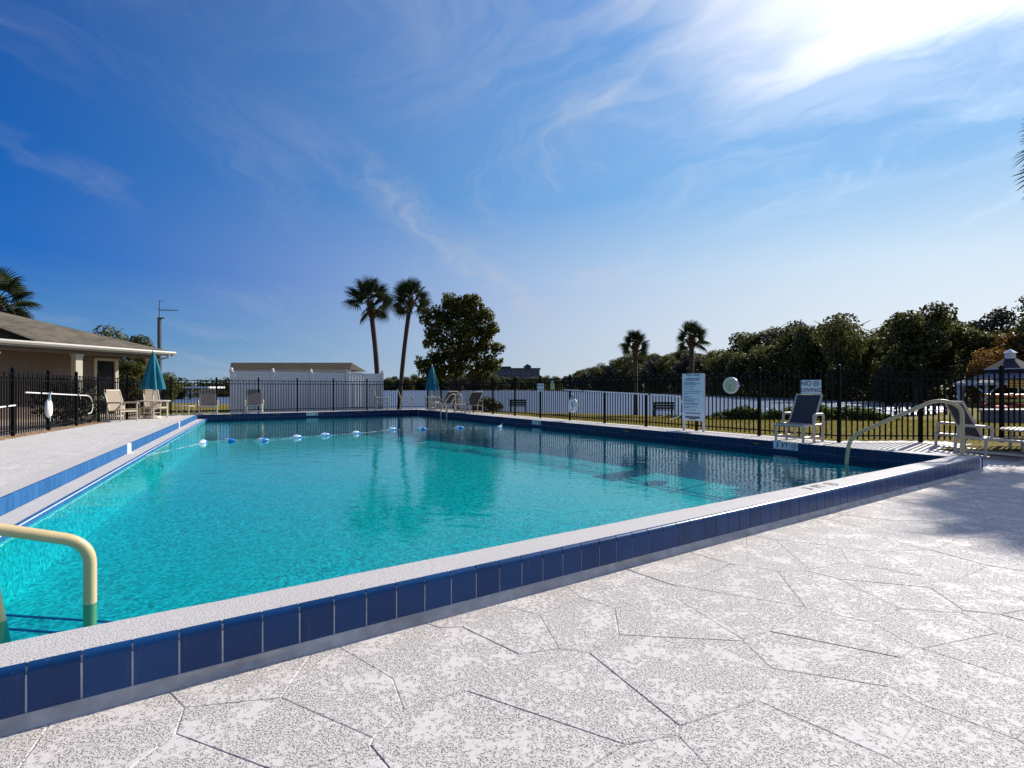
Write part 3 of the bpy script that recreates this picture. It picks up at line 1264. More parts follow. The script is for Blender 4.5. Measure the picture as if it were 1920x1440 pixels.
slab_strip(mb, [(sv(s_left(v) - .036, v), sv(s_left(v) - .30, v)) for v in np.linspace(V_N - .3, V_F, 30)], ZC - .15, ZC)
slab_strip(mb, [(sv(s_left(V_F) - .30, V_F - .002), sv(s_left(V_F) - .30, V_F + COPE)), (sv(S_R + COPE, V_F - .002), sv(S_R + COPE, V_F + COPE))], ZC - .004, ZC + .002)
slab_strip(mb, [(sv(S_R + .0, v), sv(S_R + COPE, v)) for v in np.linspace(V_N + .002, V_F - .004, 20)], ZC - .006, ZC + .001)
slab_strip(mb, [(sv(S_R + .02, v), sv(S_R + COPE, v)) for v in np.linspace(V_N + .002, 3.5, 4)], -.05, ZC - .006)
mb.build('coping', M['coping'], pool)

# near curb with big navy tiles
curb = thing('pool_curb', sv(5, 0.15, 0), 'raised near curb faced with navy tiles under a pale coping', None, None, kind='structure')
TH = 0.185
t_near = tile_mesh('tile', PITCH - 0.007, TH, 0.030, M['tile'])
mb = MB()
mb.prism([tuple(sv(*q)[:2]) for q in ((-1.9, 0.012), (11.06, 0.012), (11.11, 0.06), (11.117, 0.62), (10.957, 0.62), (10.957, V_N), (-1.9, V_N))], -0.15, ZC - 0.012)
mb.prism([tuple(sv(*q)[:2]) for q in ((-1.9, 0.0045), (11.05, 0.0045), (11.05, 0.013), (-1.9, 0.013))], -0.10, ZC - 0.038)
mb.build('curb_core', M['grout'], curb)
# pale coping on top, rounded inner edge
mb = MB()
SEG = np.linspace(-1.9, 11.06, 60)
prof = [(0.030, ZC - .02), (0.034, ZC - 0.002), (0.05, ZC + .001), (0.15, ZC + .002), (0.28, ZC + .001), (V_N - .008, ZC - .004), (V_N, ZC - .014), (V_N, -0.12)]
pts = []
for i, s in enumerate(SEG):
    wob = 0.0016 * math.sin(s * 5.1) + 0.0012 * math.sin(s * 13.7 + 1)
    for vv_, z in prof:
        pts.append(sv(s, vv_ + wob * 0.4, z + wob * 0.5 - .0008))
n = len(prof)
fs = [(i * n + k, i * n + k + 1, (i + 1) * n + k + 1, (i + 1) * n + k) for i in range(len(SEG) - 1) for k in range(n - 1)]
mb.add(pts, fs)
# rounded outer corner onto the right side
corner = []
for k in range(7):
    a = math.pi / 2 * k / 6
    corner.append((11.06 + 0.055 * math.sin(a), 0.085 - 0.055 * math.cos(a)))
poly = [sv(11.06, 0.62)] + [sv(11.06, 0.03)] + [sv(*q) for q in corner] + [sv(11.115, 0.62)]
mb.prism([(p.x, p.y) for p in poly][::-1], ZC - 0.02, ZC + .0005)
mb.prism([tuple(sv(*q)[:2]) for q in ((10.95, V_N - .01), (11.061, V_N - .01), (11.061, .62), (10.95, .62))], ZC - .02, ZC + .0025)
o = mb.build('coping', M['coping'], curb, smooth=True)
# cove at the foot
mb = MB()
pts = []
SEG = np.linspace(-1.9, 11.09, 120)
for s in SEG:
    wob = 0.006 * math.sin(s * 2.3) + 0.004 * math.sin(s * 7.7 + 2) + random.uniform(-.0015, .0015)
    for vv_, z in ((0.002, 0.052), (-0.004, 0.047), (-0.012 + wob, 0.022), (-0.030 + wob, 0.004), (-0.045 + wob, -0.02)):
        pts.append(sv(s, vv_, z))
fs = [(i * 5 + k, (i + 1) * 5 + k, (i + 1) * 5 + k + 1, i * 5 + k + 1) for i in range(len(SEG) - 1) for k in range(4)]
mb.add(pts, fs)
mb.build('curb_foot', M['curb_base'], curb, smooth=True)
s = -1.80 + PITCH * 0.4
s = 0.0745 + 0.08 - PITCH * 12
while s < 11.06 - PITCH * 0.4:
    lay('tile', t_near, sv(s, 0.0, 0.0485), D, curb, 0.004)
    s += PITCH
# the corner and the short return on the right
for a in (25, 65):
    xx = D * math.cos(rad(a)) + E * math.sin(rad(a))
    c = sv(11.06, 0.085) + (D * math.sin(rad(a)) - E * math.cos(rad(a))) * 0.085
    o = lay('tile', t_near, Vector((c.x, c.y, 0.0485)), xx, curb)
    o.scale = (0.42, 1, 1)
for k in range(4):
    lay('tile', t_near, sv(11.145, 0.17 + PITCH * k, 0.0485), E, curb)
# depth marking printed on the coping
sm = 6.35
for txt, ds in (('3', -0.19), ('FT', 0.03)):
    lettering(txt, 0.155, sv(sm + ds, 0.155, ZC + .0045), D, E, M['ink'], curb, 'depth_marking')
mb = MB()
no_dive_mark(mb, sv(sm + 0.29, 0.155, ZC + .0045), D, E, 0.075)
mb.build('no_diving_mark', M['ink'], curb)

# pool water
mb = MB()
pts, fs = [], []
vs_ = np.linspace(V_N + .001, V_F - .001, 24)
for v in vs_:
    for a in np.linspace(0, 1, 10):
        s = left_w(v) + .001 + (S_R - left_w(v) - .002) * a
        pts.append(sv(s, v, ZW))
for j in range(len(vs_) - 1):
    for i in range(9):
        fs.append((j * 10 + i, j * 10 + i + 1, (j + 1) * 10 + i + 1, (j + 1) * 10 + i))
mb.add(pts, fs)
tag(mb.build('pool_water', pool_water_material(), smooth=True), 'clear turquoise pool water with small ripples', None, None, 'structure')

# path behind the left fence
mb = MB()
pth = [sv(-2.95, 12), sv(-1.85, 18), sv(-0.9, 20.2), sv(-3.3, 21.5), sv(-4.3, 17.5), sv(-6.4, 12), sv(-8.0, 4), sv(-5.0, 2)]
mb.prism([(p.x, p.y) for p in pth], -0.2, ZC - 0.02)
tag(mb.build('path', M['tan_concrete']), 'tan concrete walk between the left fence and the clubhouse', None, None, 'structure')

# ------------------------------------------------------------------ fences
FH = 1.46


def picket_mesh(h):
    mb = MB()
    w = 0.0105
    vs = [(x * w, y * w, z) for z in (0, h - .02) for x, y in ((-1, -1), (1, -1), (1, 1), (-1, 1))] + [(0, 0, h)]
    fs = [(0, 1, 5, 4), (1, 2, 6, 5), (2, 3, 7, 6), (3, 0, 4, 7), (4, 5, 8), (5, 6, 8), (6, 7, 8), (7, 4, 8)]
    mb.add(vs, fs)
    return mb.mesh('picket', M['fence_black'])


PK_TALL, PK_SHORT = picket_mesh(FH - 0.075), picket_mesh(FH - 0.17)
mb = MB()
mb.box((0, 0, (FH + .02) / 2), (0.058, 0.058, FH + .02))
mb.box((0, 0, FH + .025), (0.074, 0.074, 0.02))
mb.lathe([(0.034, FH + .035), (0.034, FH + .05), (0.026, FH + .068), (0.012, FH + .078), (0.001, FH + .08)], n=10)
POST = mb.mesh('post', M['fence_black'])


def fence(label, a, b, za, zb, spacing=0.108, panel=1.75, group='black metal pool fence runs', post_ends=(True, True), z_off=0.0):
    a, b = Vector((a.x, a.y, za)), Vector((b.x, b.y, zb))
    L = (b - a).length
    d = (b - a) / L
    ang = math.atan2(d.y, d.x)
    root = thing('metal_fence', a, label, 'fence', group)
    npan = max(1, round(L / panel))
    pl_ = L / npan
    for i in range(npan + 1):
        if (i == 0 and not post_ends[0]) or (i == npan and not post_ends[1]):
            continue
        o = link('post', POST, root)
        o.location = a + d * (pl_ * i)
        o.rotation_euler = (0, 0, ang)
    for i in range(npan):
        p, q = a + d * (pl_ * i + 0.03), a + d * (pl_ * (i + 1) - 0.03)
        for z in (0.13, FH - 0.205, FH - 0.07):
            mb = MB()
            mb.bar(p + Vector((0, 0, z)), q + Vector((0, 0, z)), 0.030, 0.028)
            mb.build('rail', M['fence_black'], root)
        k = max(1, round((pl_ - 0.06) / spacing) - 1)
        for j in range(1, k + 1):
            t = pl_ * i + 0.03 + (pl_ - 0.06) * j / (k + 1)
            o = link('picket', PK_TALL if j % 2 else PK_SHORT, root)
            o.location = a + d * t + Vector((0, 0, 0.05))
            o.rotation_euler = (0, 0, ang)
    return root


F_corner = sv(FENCE_S, 2.27)
F_back = sv(FENCE_S, 22.2)
F_bl = sv(0.34, 22.2)
F_gate = sv(-1.50, 17.8)
F_front = sv(-4.45, 2.9)
fence('black picket fence along the right pool side carrying the rules board, clock and life ring', F_corner, F_back, ZC, ZC, panel=1.62)
fence('black picket fence across the far pool end before the white shed fence', F_back, F_bl, ZC, ZC, post_ends=(False, True), panel=1.62)
fence('short black fence length behind the teal umbrella and table at far left', F_bl, F_gate, ZC, ZC, post_ends=(False, True), panel=1.6)
fence('black picket fence on the left before the clubhouse holding the rescue pole', F_gate, F_front, ZC, ZC, post_ends=(False, True), panel=1.62)
zr = deck_z(*sv(13.5, 1.2)[:2])
fence('black picket fence run at the right edge behind the dark lounger', F_corner, Vector((14.6, 10.22, 0)), ZC, ZC - .02, post_ends=(False, True), panel=1.62)

# ------------------------------------------------------------------ rails and ladder
r0 = thing('handrail', (7.2, 8.15, ZC), 'cream vinyl handrail at the right corner rising from the coping into the pool', 'handrail', 'cream pool handrails')
foot = sv(11.05, 0.24, ZC)
ent = Vector((5.68, 8.82, ZW))
tt = lambda t, z: Vector((foot.x + (ent.x - foot.x) * t, foot.y + (ent.y - foot.y) * t, z))
path = fillet([tt(0, ZC - .05), tt(0, 1.02), tt(0.19, 1.125), tt(0.93, 0.47), tt(0.97, -0.2), tt(0.985, -0.9)], [0.24, 0.3, 0.2, 0.1], 8)
mb = MB()
mb.tube(path, 0.030, 14)
mb.build('rail_tube', M['rail'], r0, smooth=True)
mb = MB()
mb.lathe([(0.075, 0.002), (0.075, 0.012), (0.045, 0.022), (0.037, 0.03)], (foot.x, foot.y, ZC), 18)
mb.build('flange', M['rail'], r0, smooth=True)

leg = Vector((-2.53, 3.07, ZW))
r1 = thing('handrail', (leg.x, leg.y, -0.5), 'cream vinyl handrail at the near left corner bending down into the water', 'handrail', 'cream pool handrails')
ldir = (sv(0, 0) - sv(1, 0.1)).normalized()
lp = lambda t, z: Vector((leg.x + ldir.x * t, leg.y + ldir.y * t, z))
path = fillet([lp(0, -0.80), lp(0, 0.375), lp(0.62, 0.61), lp(1.25, 0.98), lp(1.75, 0.95), lp(1.75, 0.05)], [0.13, 0.15, 0.22, 0.2], 8)
mb = MB()
mb.tube(path, 0.033, 16)
mb.build('rail_tube', M['rail'], r1, smooth=True)
mb = MB()
mb.tube([lp(0.365, -0.6), lp(0.365, -0.16), lp(0.45, 0.45)], 0.032, 12)
mb.build('support_post', M['rail'], r1, smooth=True)

lad = thing('pool_ladder', sv(11.2, 18.2, ZC), 'cream pool ladder with two arched grab rails at the far right side', 'pool ladder')
for v in (17.85, 18.45):
    path = fillet([sv(10.52, v, -1.1), sv(10.52, v, 0.35), sv(11.0, v, 1.03), sv(11.26, v, 1.03), sv(11.26, v, ZC - .02)], [0.15, 0.25, 0.22], 7)
    mb = MB()
    mb.tube(path, 0.030, 10)
    mb.build('grab_rail', M['pvc'], lad, smooth=True)
for z in (-0.1, -0.4, -0.7):
    mb = MB()
    mb.bar(sv(10.52, 17.86, z), sv(10.52, 18.44, z), 0.09, 0.03)
    mb.build('rung', M['white_paint'], lad)

# float line
fl_px = [(-7.25, 12.02), (-6.83, 12.35), (-6.08, 12.45), (-5.58, 13.28), (-5.07, 13.87), (-4.43, 14.52), (-3.71, 15.83), (-2.84, 16.03), (-1.71, 16.46), (-0.40, 16.68)]
rope = thing('float_line', (-4, 14.5, ZW), 'rope of blue and white floats strung across the pool', 'float line')
A_ = sv(left_w(9.3) + 0.005, 9.3, ZW + 0.005)
B_ = sv(S_R - 0.005, 13.4, ZW + 0.04)
pts = [A_] + [Vector((x, y, ZW + .012)) for x, y in fl_px] + [B_]
dense = []
for a, b in zip(pts, pts[1:]):
    L = (b - a).length
    n = max(2, int(L / 0.18))
    for k in range(n):
        t = k / n
        p = a.lerp(b, t)
        p.z = ZW + 0.010 - 0.012 * math.sin(math.pi * t) + 0.006 * math.sin(k * 2.1)
        dense.append(p)
dense.append(pts[-1])
mb = MB()
mb.tube(dense, 0.006, 6)
mb.build('rope', M['rope'], rope, smooth=True)
mbd = MB()
for p in dense[2:-1]:
    mbd.sphere(p, 0.013, 6, 4)
o = mbd.build('bead', M['float_white'], rope, smooth=True)
o['kind'] = 'stuff'
for k, (x, y) in enumerate(fl_px):
    a = pts[k + 2] - pts[k]
    ang = math.atan2(a.y, a.x)
    c = Vector((x, y, ZW + 0.018))
    Rz = Matrix.Rotation(ang, 3, 'Z')
    for half, mm in ((-1, 'float_white'), (1, 'float_blue')):
        mb = MB()
        prof = [(0.012, -0.15), (0.035, -0.12), (0.060, -0.065), (0.070, 0.0)] if half < 0 else [(0.070, 0.0), (0.060, 0.065), (0.035, 0.12), (0.012, 0.15)]
        k0 = len(mb.v)
        mb.lathe(prof, n=14)
        mb.v = [tuple(c + Rz @ Vector((z, xx, yy))) for xx, yy, z in mb.v]
        mb.build('float_half', M[mm], rope, smooth=True)

# ------------------------------------------------------------------ furniture
def copy_tree(root, loc, rotz, label, group=None):
    r = root.copy()
    COL.objects.link(r)
    r.location = loc
    r.rotation_euler = (0, 0, rotz)
    r['label'] = label
    if group:
        r['group'] = group
    for ch in list(root.children):
        c = ch.copy()
        COL.objects.link(c)
        c.parent = r
    return r


def sling(mb, prof, w, t=0.012):
    """fabric sheet hung along a profile of (x, z), width w across y"""
    n = len(prof)
    for sgn in (1,):
        vs = []
        for i, (x, z) in enumerate(prof):
            a_, b_ = prof[max(i - 1, 0)], prof[min(i + 1, n - 1)]
            dx, dz = b_[0] - a_[0], b_[1] - a_[1]
            L = math.hypot(dx, dz)
            ox, oz = -dz / L * t, dx / L * t
            vs += [(x, -w / 2, z), (x, w / 2, z), (x + ox, w / 2, z + oz), (x + ox, -w / 2, z + oz)]
        fs = []
        for i in range(n - 1):
            for k in range(4):
                fs.append((i * 4 + k, i * 4 + (k + 1) % 4, (i + 1) * 4 + (k + 1) % 4, (i + 1) * 4 + k))
        fs += [(0, 3, 2, 1), tuple((n - 1) * 4 + k for k in range(4))]
        mb.add(vs, fs)


def make_chair(label, group):
    """sling arm chair, front towards +x"""
    t = thing('pool_chair', (0, 0, 0), label, 'chair', group)
    r = 0.021
    for sgn in (-1, 1):
        y = 0.27 * sgn
        mb = MB(); mb.tube([(0.27, y, 0), (0.27, y, 0.60)], r, 8); mb.build('leg', M['pvc'], t, False, True)
        mb = MB(); mb.tube([(-0.30, y, 0), (-0.24, y, 0.60)], r, 8); mb.build('leg', M['pvc'], t, False, True)
        mb = MB(); mb.tube(fillet([(-0.30, y, 0.60), (0.30, y, 0.61), (0.31, y, 0.56)], 0.04, 4), r * 1.25, 8); mb.build('armrest', M['pvc'], t, False, True)
        mb = MB(); mb.tube([(0.26, y * 0.93, 0.39), (-0.20, y * 0.93, 0.33), (-0.32, y * .93, 0.70), (-0.43, y * .93, 1.0)], r * 0.9, 8); mb.build('side_frame', M['pvc'], t, False, True)
    mb = MB(); mb.tube([(-0.28, -.27, 0.16), (-0.28, .27, 0.16)], r * .8, 6); mb.tube([(0.27, -.27, 0.33), (0.27, .27, 0.33)], r * .8, 6); mb.build('stretcher', M['pvc'], t, False, True)
    mb = MB(); mb.tube([(-0.43, -.255, 1.0), (-0.43, .255, 1.0)], r, 8); mb.build('top_bar', M['pvc'], t, False, True)
    mb = MB(); sling(mb, [(0.27, 0.405), (0.15, 0.385), (-0.05, 0.345), (-0.19, 0.335)], 0.47); mb.build('seat', M['sling_tan'], t, False)
    mb = MB(); sling(mb, [(-0.19, 0.36), (-0.235, 0.47), (-0.29, 0.62), (-0.345, 0.78), (-0.40, 0.93), (-0.43, 1.02)], 0.47); mb.build('backrest', M['sling_tan'], t, False)
    return t


def make_chaise(label, group, seat_len=0.95, back=(0.40, 0.72), cloth='sling_tan', backcloth=None, w=0.62, arms=True, tail=0.42):
    """PVC pipe chaise, foot end towards +x, back hinge at x=0, back leans to -x"""
    t = thing('chaise_lounge', (0, 0, 0), label, 'lounge chair', group)
    r = 0.025
    zs = 0.33
    for sgn in (-1, 1):
        y = w / 2 * sgn
        for x in (seat_len - .03, 0.04, -tail):
            mb = MB(); mb.tube([(x, y, 0), (x, y, zs if x > -.1 else zs)], r, 8); mb.build('leg', M['pvc'], t, False, True)
        mb = MB(); mb.tube([(-tail - .03, y, zs), (seat_len, y, zs)], r, 8); mb.build('side_rail', M['pvc'], t, False, True)
        mb = MB(); mb.tube([(-tail, y, 0.09), (seat_len - .03, y, 0.09)], r * 0.9, 8); mb.build('stretcher', M['pvc'], t, False, True)
        if arms:
            mb = MB(); mb.tube(fillet([(-tail + .02, y * 1.1, zs), (-tail + .02, y * 1.1, 0.545), (0.10, y * 1.1, 0.545), (0.10, y * 1.1, zs)], 0.05, 4), r * 1.05, 8); mb.build('armrest', M['pvc'], t, False, True)
        mb = MB(); mb.tube([(0.0, y * .9, zs + .02), (-back[0], y * .9, zs + back[1])], r * .9, 8); mb.build('back_frame', M['pvc'], t, False, True)
    mb = MB(); mb.tube([(seat_len, -w / 2, zs), (seat_len, w / 2, zs)], r, 8); mb.tube([(seat_len - .03, -w / 2, .09), (seat_len - .03, w / 2, .09)], r * .9, 8); mb.build('foot_bar', M['pvc'], t, False, True)
    mb = MB(); mb.tube([(-back[0], -w * .45, zs + back[1]), (-back[0], w * .45, zs + back[1])], r, 8); mb.build('top_bar', M['pvc'], t, False, True)
    pr = [(seat_len + .022, zs - .03), (seat_len + .01, zs + .035)]
    for k in range(1, 7):
        x = seat_len * (1 - k / 6)
        pr.append((x, zs + .03 - 0.018 * math.sin(math.pi * k / 6)))
    mb = MB(); sling(mb, pr, w * 0.88); mb.build('seat', M[cloth], t, False)
    pr = []
    for k in range(7):
        f = k / 6
        pr.append((-back[0] * f - 0.03 * math.sin(math.pi * f) * .6 + .012, zs + .03 + back[1] * f))
    mb = MB(); sling(mb, pr, w * 0.82, 0.014); mb.build('backrest', M[backcloth or cloth], t, False)
    return t


GC = 'tan sling pool chairs'
ch = make_chair('tan sling armchair by the left fence, left of the umbrella table', GC)
ch.location = sv(-0.93, 18.0, ZC)
ch.rotation_euler = (0, 0, rad(-14))
copy_tree(ch, sv(-0.10, 20.05, ZC), rad(-32), 'tan sling armchair pushed behind the table under the left teal umbrella', GC)
copy_tree(ch, sv(8.94, 21.82, ZC), rad(20), 'tan sling armchair at the far end beside the white privacy fence end', GC)
copy_tree(ch, sv(10.2, 21.82, ZC), rad(15), 'tan sling armchair at the far right corner just left of the leaning palm trunk', GC)
GL = 'cream pipe lounge chairs by the pool'
cz = make_chaise('brown sling lounge chair at the far left beside the small side table', GL, 0.55, (0.26, 0.66), 'sling_brown')
axis = -E
cz.location = sv(1.62, 22.0, ZC)
cz.rotation_euler = (0, 0, rad(-58))
copy_tree(cz, sv(3.35, 22.0, ZC), rad(-66), 'brown sling lounge chair in front of the white privacy fence', GL)
c3 = make_chaise('dark sling lounge chair under the far teal umbrella left of the ladder', GL, 1.10, (0.52, 0.58), 'sling_brown', 'sling_dark')
c3.location = sv(11.2, 19.2, ZC)
c3.rotation_euler = (0, 0, rad(127))
c3b = copy_tree(c3, sv(11.2, 16.8, ZC), rad(122), 'dark sling lounge chair at the far side standing right behind the pool ladder', GL)
lg1 = make_chaise('charcoal backed lounge chair facing the pool below the large no diving sign', GL, 0.42, (0.27, 0.60), 'sling_tan', 'sling_dark', 0.58, True, 0.24)
lg1.location = sv(11.24, 2.86, ZC)
lg1.rotation_euler = (0, 0, rad(208))
lg2 = make_chaise('charcoal backed lounge chair at the right edge beside the handrail', GL, 0.98, (0.34, 0.62), 'sling_tan', 'sling_dark', 0.62)
lg2.location = (8.45, 9.42, 0.07)
lg2.rotation_euler = (0, rad(4), rad(-14))


def make_umbrella(loc, label, sc=1.0, twist=0.0):
    t = thing('patio_umbrella', loc, label, 'umbrella', 'closed teal umbrellas')
    x0, y0, z0 = loc
    mb = MB(); mb.tube([(x0, y0, z0), (x0, y0, z0 + 2.22 * sc)], 0.022, 8); mb.build('pole', M['white_paint'], t, True, True)
    mb = MB(); mb.lathe([(0.03, 0), (0.035, 0.03), (0.012, 0.075), (0.002, 0.085)], (x0, y0, z0 + 2.23 * sc), 10); mb.build('finial', M['white_paint'], t, True, True)
    mb = MB()
    n, m = 64, 14
    vs, fs = [], []
    for j in range(m):
        f = j / (m - 1)
        z = z0 + (2.25 - 1.24 * f) * sc
        R = 0.025 + 0.355 * f ** 0.85
        for k in range(n):
            a = 2 * math.pi * k / n
            pl_ = 0.5 + 0.5 * math.cos(8 * a + twist + 0.5 * f * math.sin(3 * a))
            rr = R * (1 - 0.40 * (1 - pl_) * min(1, f * 1.6))
            zz_ = z - (0.05 * pl_ if j == m - 1 else 0) + 0.02 * math.sin(a * 3 + twist) * f
            vs.append((x0 + rr * math.cos(a), y0 + rr * math.sin(a), zz_))
    for j in range(m - 1):
        for k in range(n):
            k2 = (k + 1) % n
            fs.append((j * n + k, j * n + k2, (j + 1) * n + k2, (j + 1) * n + k))
    mb.add(vs, fs)
    o = mb.build('canopy', M['teal'], t, True, True, 60)
    mb = MB(); mb.lathe([(0.26, 0), (0.27, 0.03), (0.24, 0.08), (0.06, 0.11), (0.03, 0.28)], (x0, y0, z0), 16); mb.build('base', M['pvc'], t, True, True)
    return t


make_umbrella((-12.72, 18.15, ZC), 'closed teal umbrella over the round table by the clubhouse', 1.05, 0.4)
make_umbrella((-4.0, 25.6, ZC), 'closed teal umbrella at the far right corner below the broad tree', 0.98, 1.3)


def make_table(loc, label, R=0.53, h=0.63, legs=4, group='round pool tables'):
    t = thing('round_table', loc, label, 'table', group)
    x0, y0, z0 = loc
    mb = MB(); mb.lathe([(R - .02, h - .03), (R, h - .02), (R, h), (R - .02, h + .008)], (x0, y0, z0), 24); mb.build('tabletop', M['pvc'], t, True, True)
    for k in range(legs):
        a = 2 * math.pi * (k + .4) / legs
        mb = MB(); mb.tube([(x0 + R * .78 * math.cos(a), y0 + R * .78 * math.sin(a), z0), (x0 + R * .74 * math.cos(a), y0 + R * .74 * math.sin(a), z0 + h - .02)], 0.023, 8); mb.build('leg', M['pvc'], t, True, True)
    mb = MB()
    ring = [(x0 + R * .75 * math.cos(2 * math.pi * k / 20), y0 + R * .75 * math.sin(2 * math.pi * k / 20), z0 + h * 0.62) for k in range(21)]
    mb.tube(ring, 0.018, 6); mb.build('leg_ring', M['pvc'], t, True, True)
    return t


make_table((-12.72, 18.15, ZC), 'round cream table pierced by the left teal umbrella')
make_table((-4.0, 25.6, ZC), 'round cream table under the far teal umbrella', 0.44)
make_table((9.75, 9.35, 0.04), 'round cream side table at the right frame edge beside the lounger', 0.62, 0.50)


def side_table(loc, label):
    t = thing('side_table', loc, label, 'table')
    x0, y0, z0 = loc
    mb = MB(); mb.box((x0, y0, z0 + .36), (0.56, 0.42, 0.03)); mb.build('tabletop', M['pvc'], t)
    for sx in (-1, 1):
        for sy in (-1, 1):
            mb = MB(); mb.tube([(x0 + .24 * sx, y0 + .17 * sy, z0), (x0 + .24 * sx, y0 + .17 * sy, z0 + .35)], .022, 8); mb.build('leg', M['pvc'], t, True, True)


side_table((-13.05, 20.45, ZC), 'low rectangular cream side table at the far left pool corner')

# ------------------------------------------------------------------ signs, clock, rescue gear on the fences
UP = Vector((0, 0, 1))


def sign_on_right(v, z, w, h, label, name='sign', cat='sign', mat_='sign_white', off=0.055):
    c = sv(FENCE_S - off, v, z)
    t = thing(name, c, label, cat)
    mb = MB()
    mb.bar(sv(FENCE_S - off, v - w / 2, z), sv(FENCE_S - off, v + w / 2, z), 0.006, h)
    mb.build('panel', M[mat_], t)
    return t


def pt(v, z, off=0.060):
    return sv(FENCE_S - off, v, z)


for v, lab in ((2.78, 'white no diving sign with dark red letters above the charcoal lounge chair'), (12.15, 'small distant no diving sign on the right fence beside the yellow notice')):
    z = 1.33
    t = sign_on_right(v, z, 0.40, 0.28, lab)
    lettering('NO', 0.135, pt(v + 0.09, z + .065), -E, UP, M['red_ink'], t)
    lettering('DIVING', 0.118, pt(v, z - .07), -E, UP, M['red_ink'], t)
    mb = MB(); no_dive_mark(mb, pt(v - 0.105, z + .065), -E, UP, 0.058); mb.build('no_diving_mark', M['ink'], t)
t = sign_on_right(11.45, 1.37, 0.21, 0.21, 'small yellow notice hung on the right fence', 'notice', 'sign', 'pale_yellow')
mb = MB(); mb.bar(pt(11.38, 1.53), pt(11.52, 1.53), .005, .04); mb.build('header_strip', M['sign_white'], t)
mb = MB()
for k in range(3):
    mb.bar(pt(11.40, 1.42 - .045 * k), pt(11.50, 1.42 - .045 * k), .003, .014)
mb.build('lettering', M['grey_ink'], t)

# rules board on two posts
sb = FENCE_S - 0.13
bd = thing('rules_board', sv(sb, 5.6, ZC), 'tall white pool rules board on two white posts', 'sign')
for v in (5.31, 5.89):
    mb = MB(); mb.bar(sv(sb + .03, v, ZC - .02), sv(sb + .03, v, 1.66), 0.05, 0.05, up=tuple(E)); mb.build('post', M['white_paint'], bd)
mb = MB(); mb.bar(sv(sb - .004, 5.28, 1.08), sv(sb - .004, 5.92, 1.08), 0.010, 1.18); mb.build('panel', M['sign_white'], bd)
bp = lambda v, z: sv(sb - .0112, v, z)
lettering('POOL RULES', 0.070, bp(5.6, 1.63), -E, UP, M['ink'], bd, 'heading')
rr = random.Random(3)


def dash_lines(name, rows, material, v0, v1, hh, parent, centred=False):
    mb = MB()
    for z, L in rows:
        x = v1 if not centred else 5.6 + (v1 - v0) * L / 2
        end = x - (v1 - v0) * L
        while x > end + .02:
            w = rr.uniform(0.02, 0.055)
            w = min(w, x - end)
            mb.bar(bp(x, z), bp(x - w, z), 0.0015, hh)
            x -= w + 0.010
    return mb.build(name, material, parent)


dash_lines('red_lettering', [(1.545, 0.78), (1.505, 0.80)], M['red_ink'], 5.33, 5.87, 0.022, bd, True)
dash_lines('lettering', [(1.445, .62), (1.418, .98), (1.392, .72), (1.34, .62), (1.285, .58), (1.225, .95), (1.175, .9), (1.150, .25), (1.09, .44), (1.055, .2), (1.03, .8), (1.0, .55),
                         (0.975, .6), (0.92, .84), (0.895, .75), (0.835, .78), (0.81, .34), (0.755, .7)], M['grey_ink'], 5.33, 5.87, 0.013, bd)
dash_lines('bold_lettering', [(0.675, .84), (0.585, .8), (0.56, .84), (0.535, .4)], M['ink'], 5.33, 5.87, 0.022, bd, True)

# clock
vc, zc_ = 4.60, 1.367
ck = thing('wall_clock', pt(vc, zc_), 'round white rimmed clock hung on the right fence beside the rules board', 'clock')
cR = 0.195
nd_ = -D


def disc(mb, r0_, r1_, o0, o1, n=32):
    vs, fs = [], []
    for r_, off in ((r0_, o0), (r1_, o1)):
        for k in range(n):
            a = 2 * math.pi * k / n
            vs.append(sv(FENCE_S, vc, zc_) + nd_ * off + (-E) * (r_ * math.cos(a)) + UP * (r_ * math.sin(a)))
    for k in range(n):
        fs.append((k, (k + 1) % n, n + (k + 1) % n, n + k))
    mb.add(vs, fs)


mb = MB(); disc(mb, cR, cR, 0.03, 0.075); disc(mb, cR, cR - .014, 0.075, 0.092); disc(mb, cR - .014, cR - .036, 0.092, 0.078); mb.build('rim', M['white_paint'], ck, True, True)
mb = MB(); disc(mb, cR - .03, 0.0001, 0.076, 0.076); mb.build('dial', M['clock_face'], ck)
mb = MB()
cp = lambda x, y, off=.079: sv(FENCE_S, vc, zc_) + nd_ * off + (-E) * x + UP * y
for k in range(12):
    a = 2 * math.pi * k / 12
    mb.bar(cp(.118 * math.cos(a), .118 * math.sin(a)), cp(.14 * math.cos(a), .14 * math.sin(a)), .002, .014 if k % 3 else .022, up=tuple(nd_))
mb.build('hour_mark', M['grey_ink'], ck)
mb = MB(); mb.bar(cp(0, 0, .084), cp(-.075, -.012, .084), .003, .013, up=tuple(nd_)); mb.build('hour_hand', M['ink'], ck)
mb = MB(); mb.bar(cp(0, .03, .088), cp(-.012, -.115, .088), .003, .010, up=tuple(nd_)); mb.build('minute_hand', M['ink'], ck)


def torus(mb, c, ax, ay, R, r, n=28, m=10):
    c = Vector(c)
    ax, ay = Vector(ax).normalized(), Vector(ay).normalized()
    az = ax.cross(ay)
    vs, fs = [], []
    for i in range(n):
        a = 2 * math.pi * i / n
        d_ = ax * math.cos(a) + ay * math.sin(a)
        for k in range(m):
            b = 2 * math.pi * k / m
            vs.append(c + d_ * (R + r * math.cos(b)) + az * (r * math.sin(b)))
    for i in range(n):
        for k in range(m):
            fs.append((i * m + k, ((i + 1) % n) * m + k, ((i + 1) % n) * m + (k + 1) % m, i * m + (k + 1) % m))
    mb.add(vs, fs)


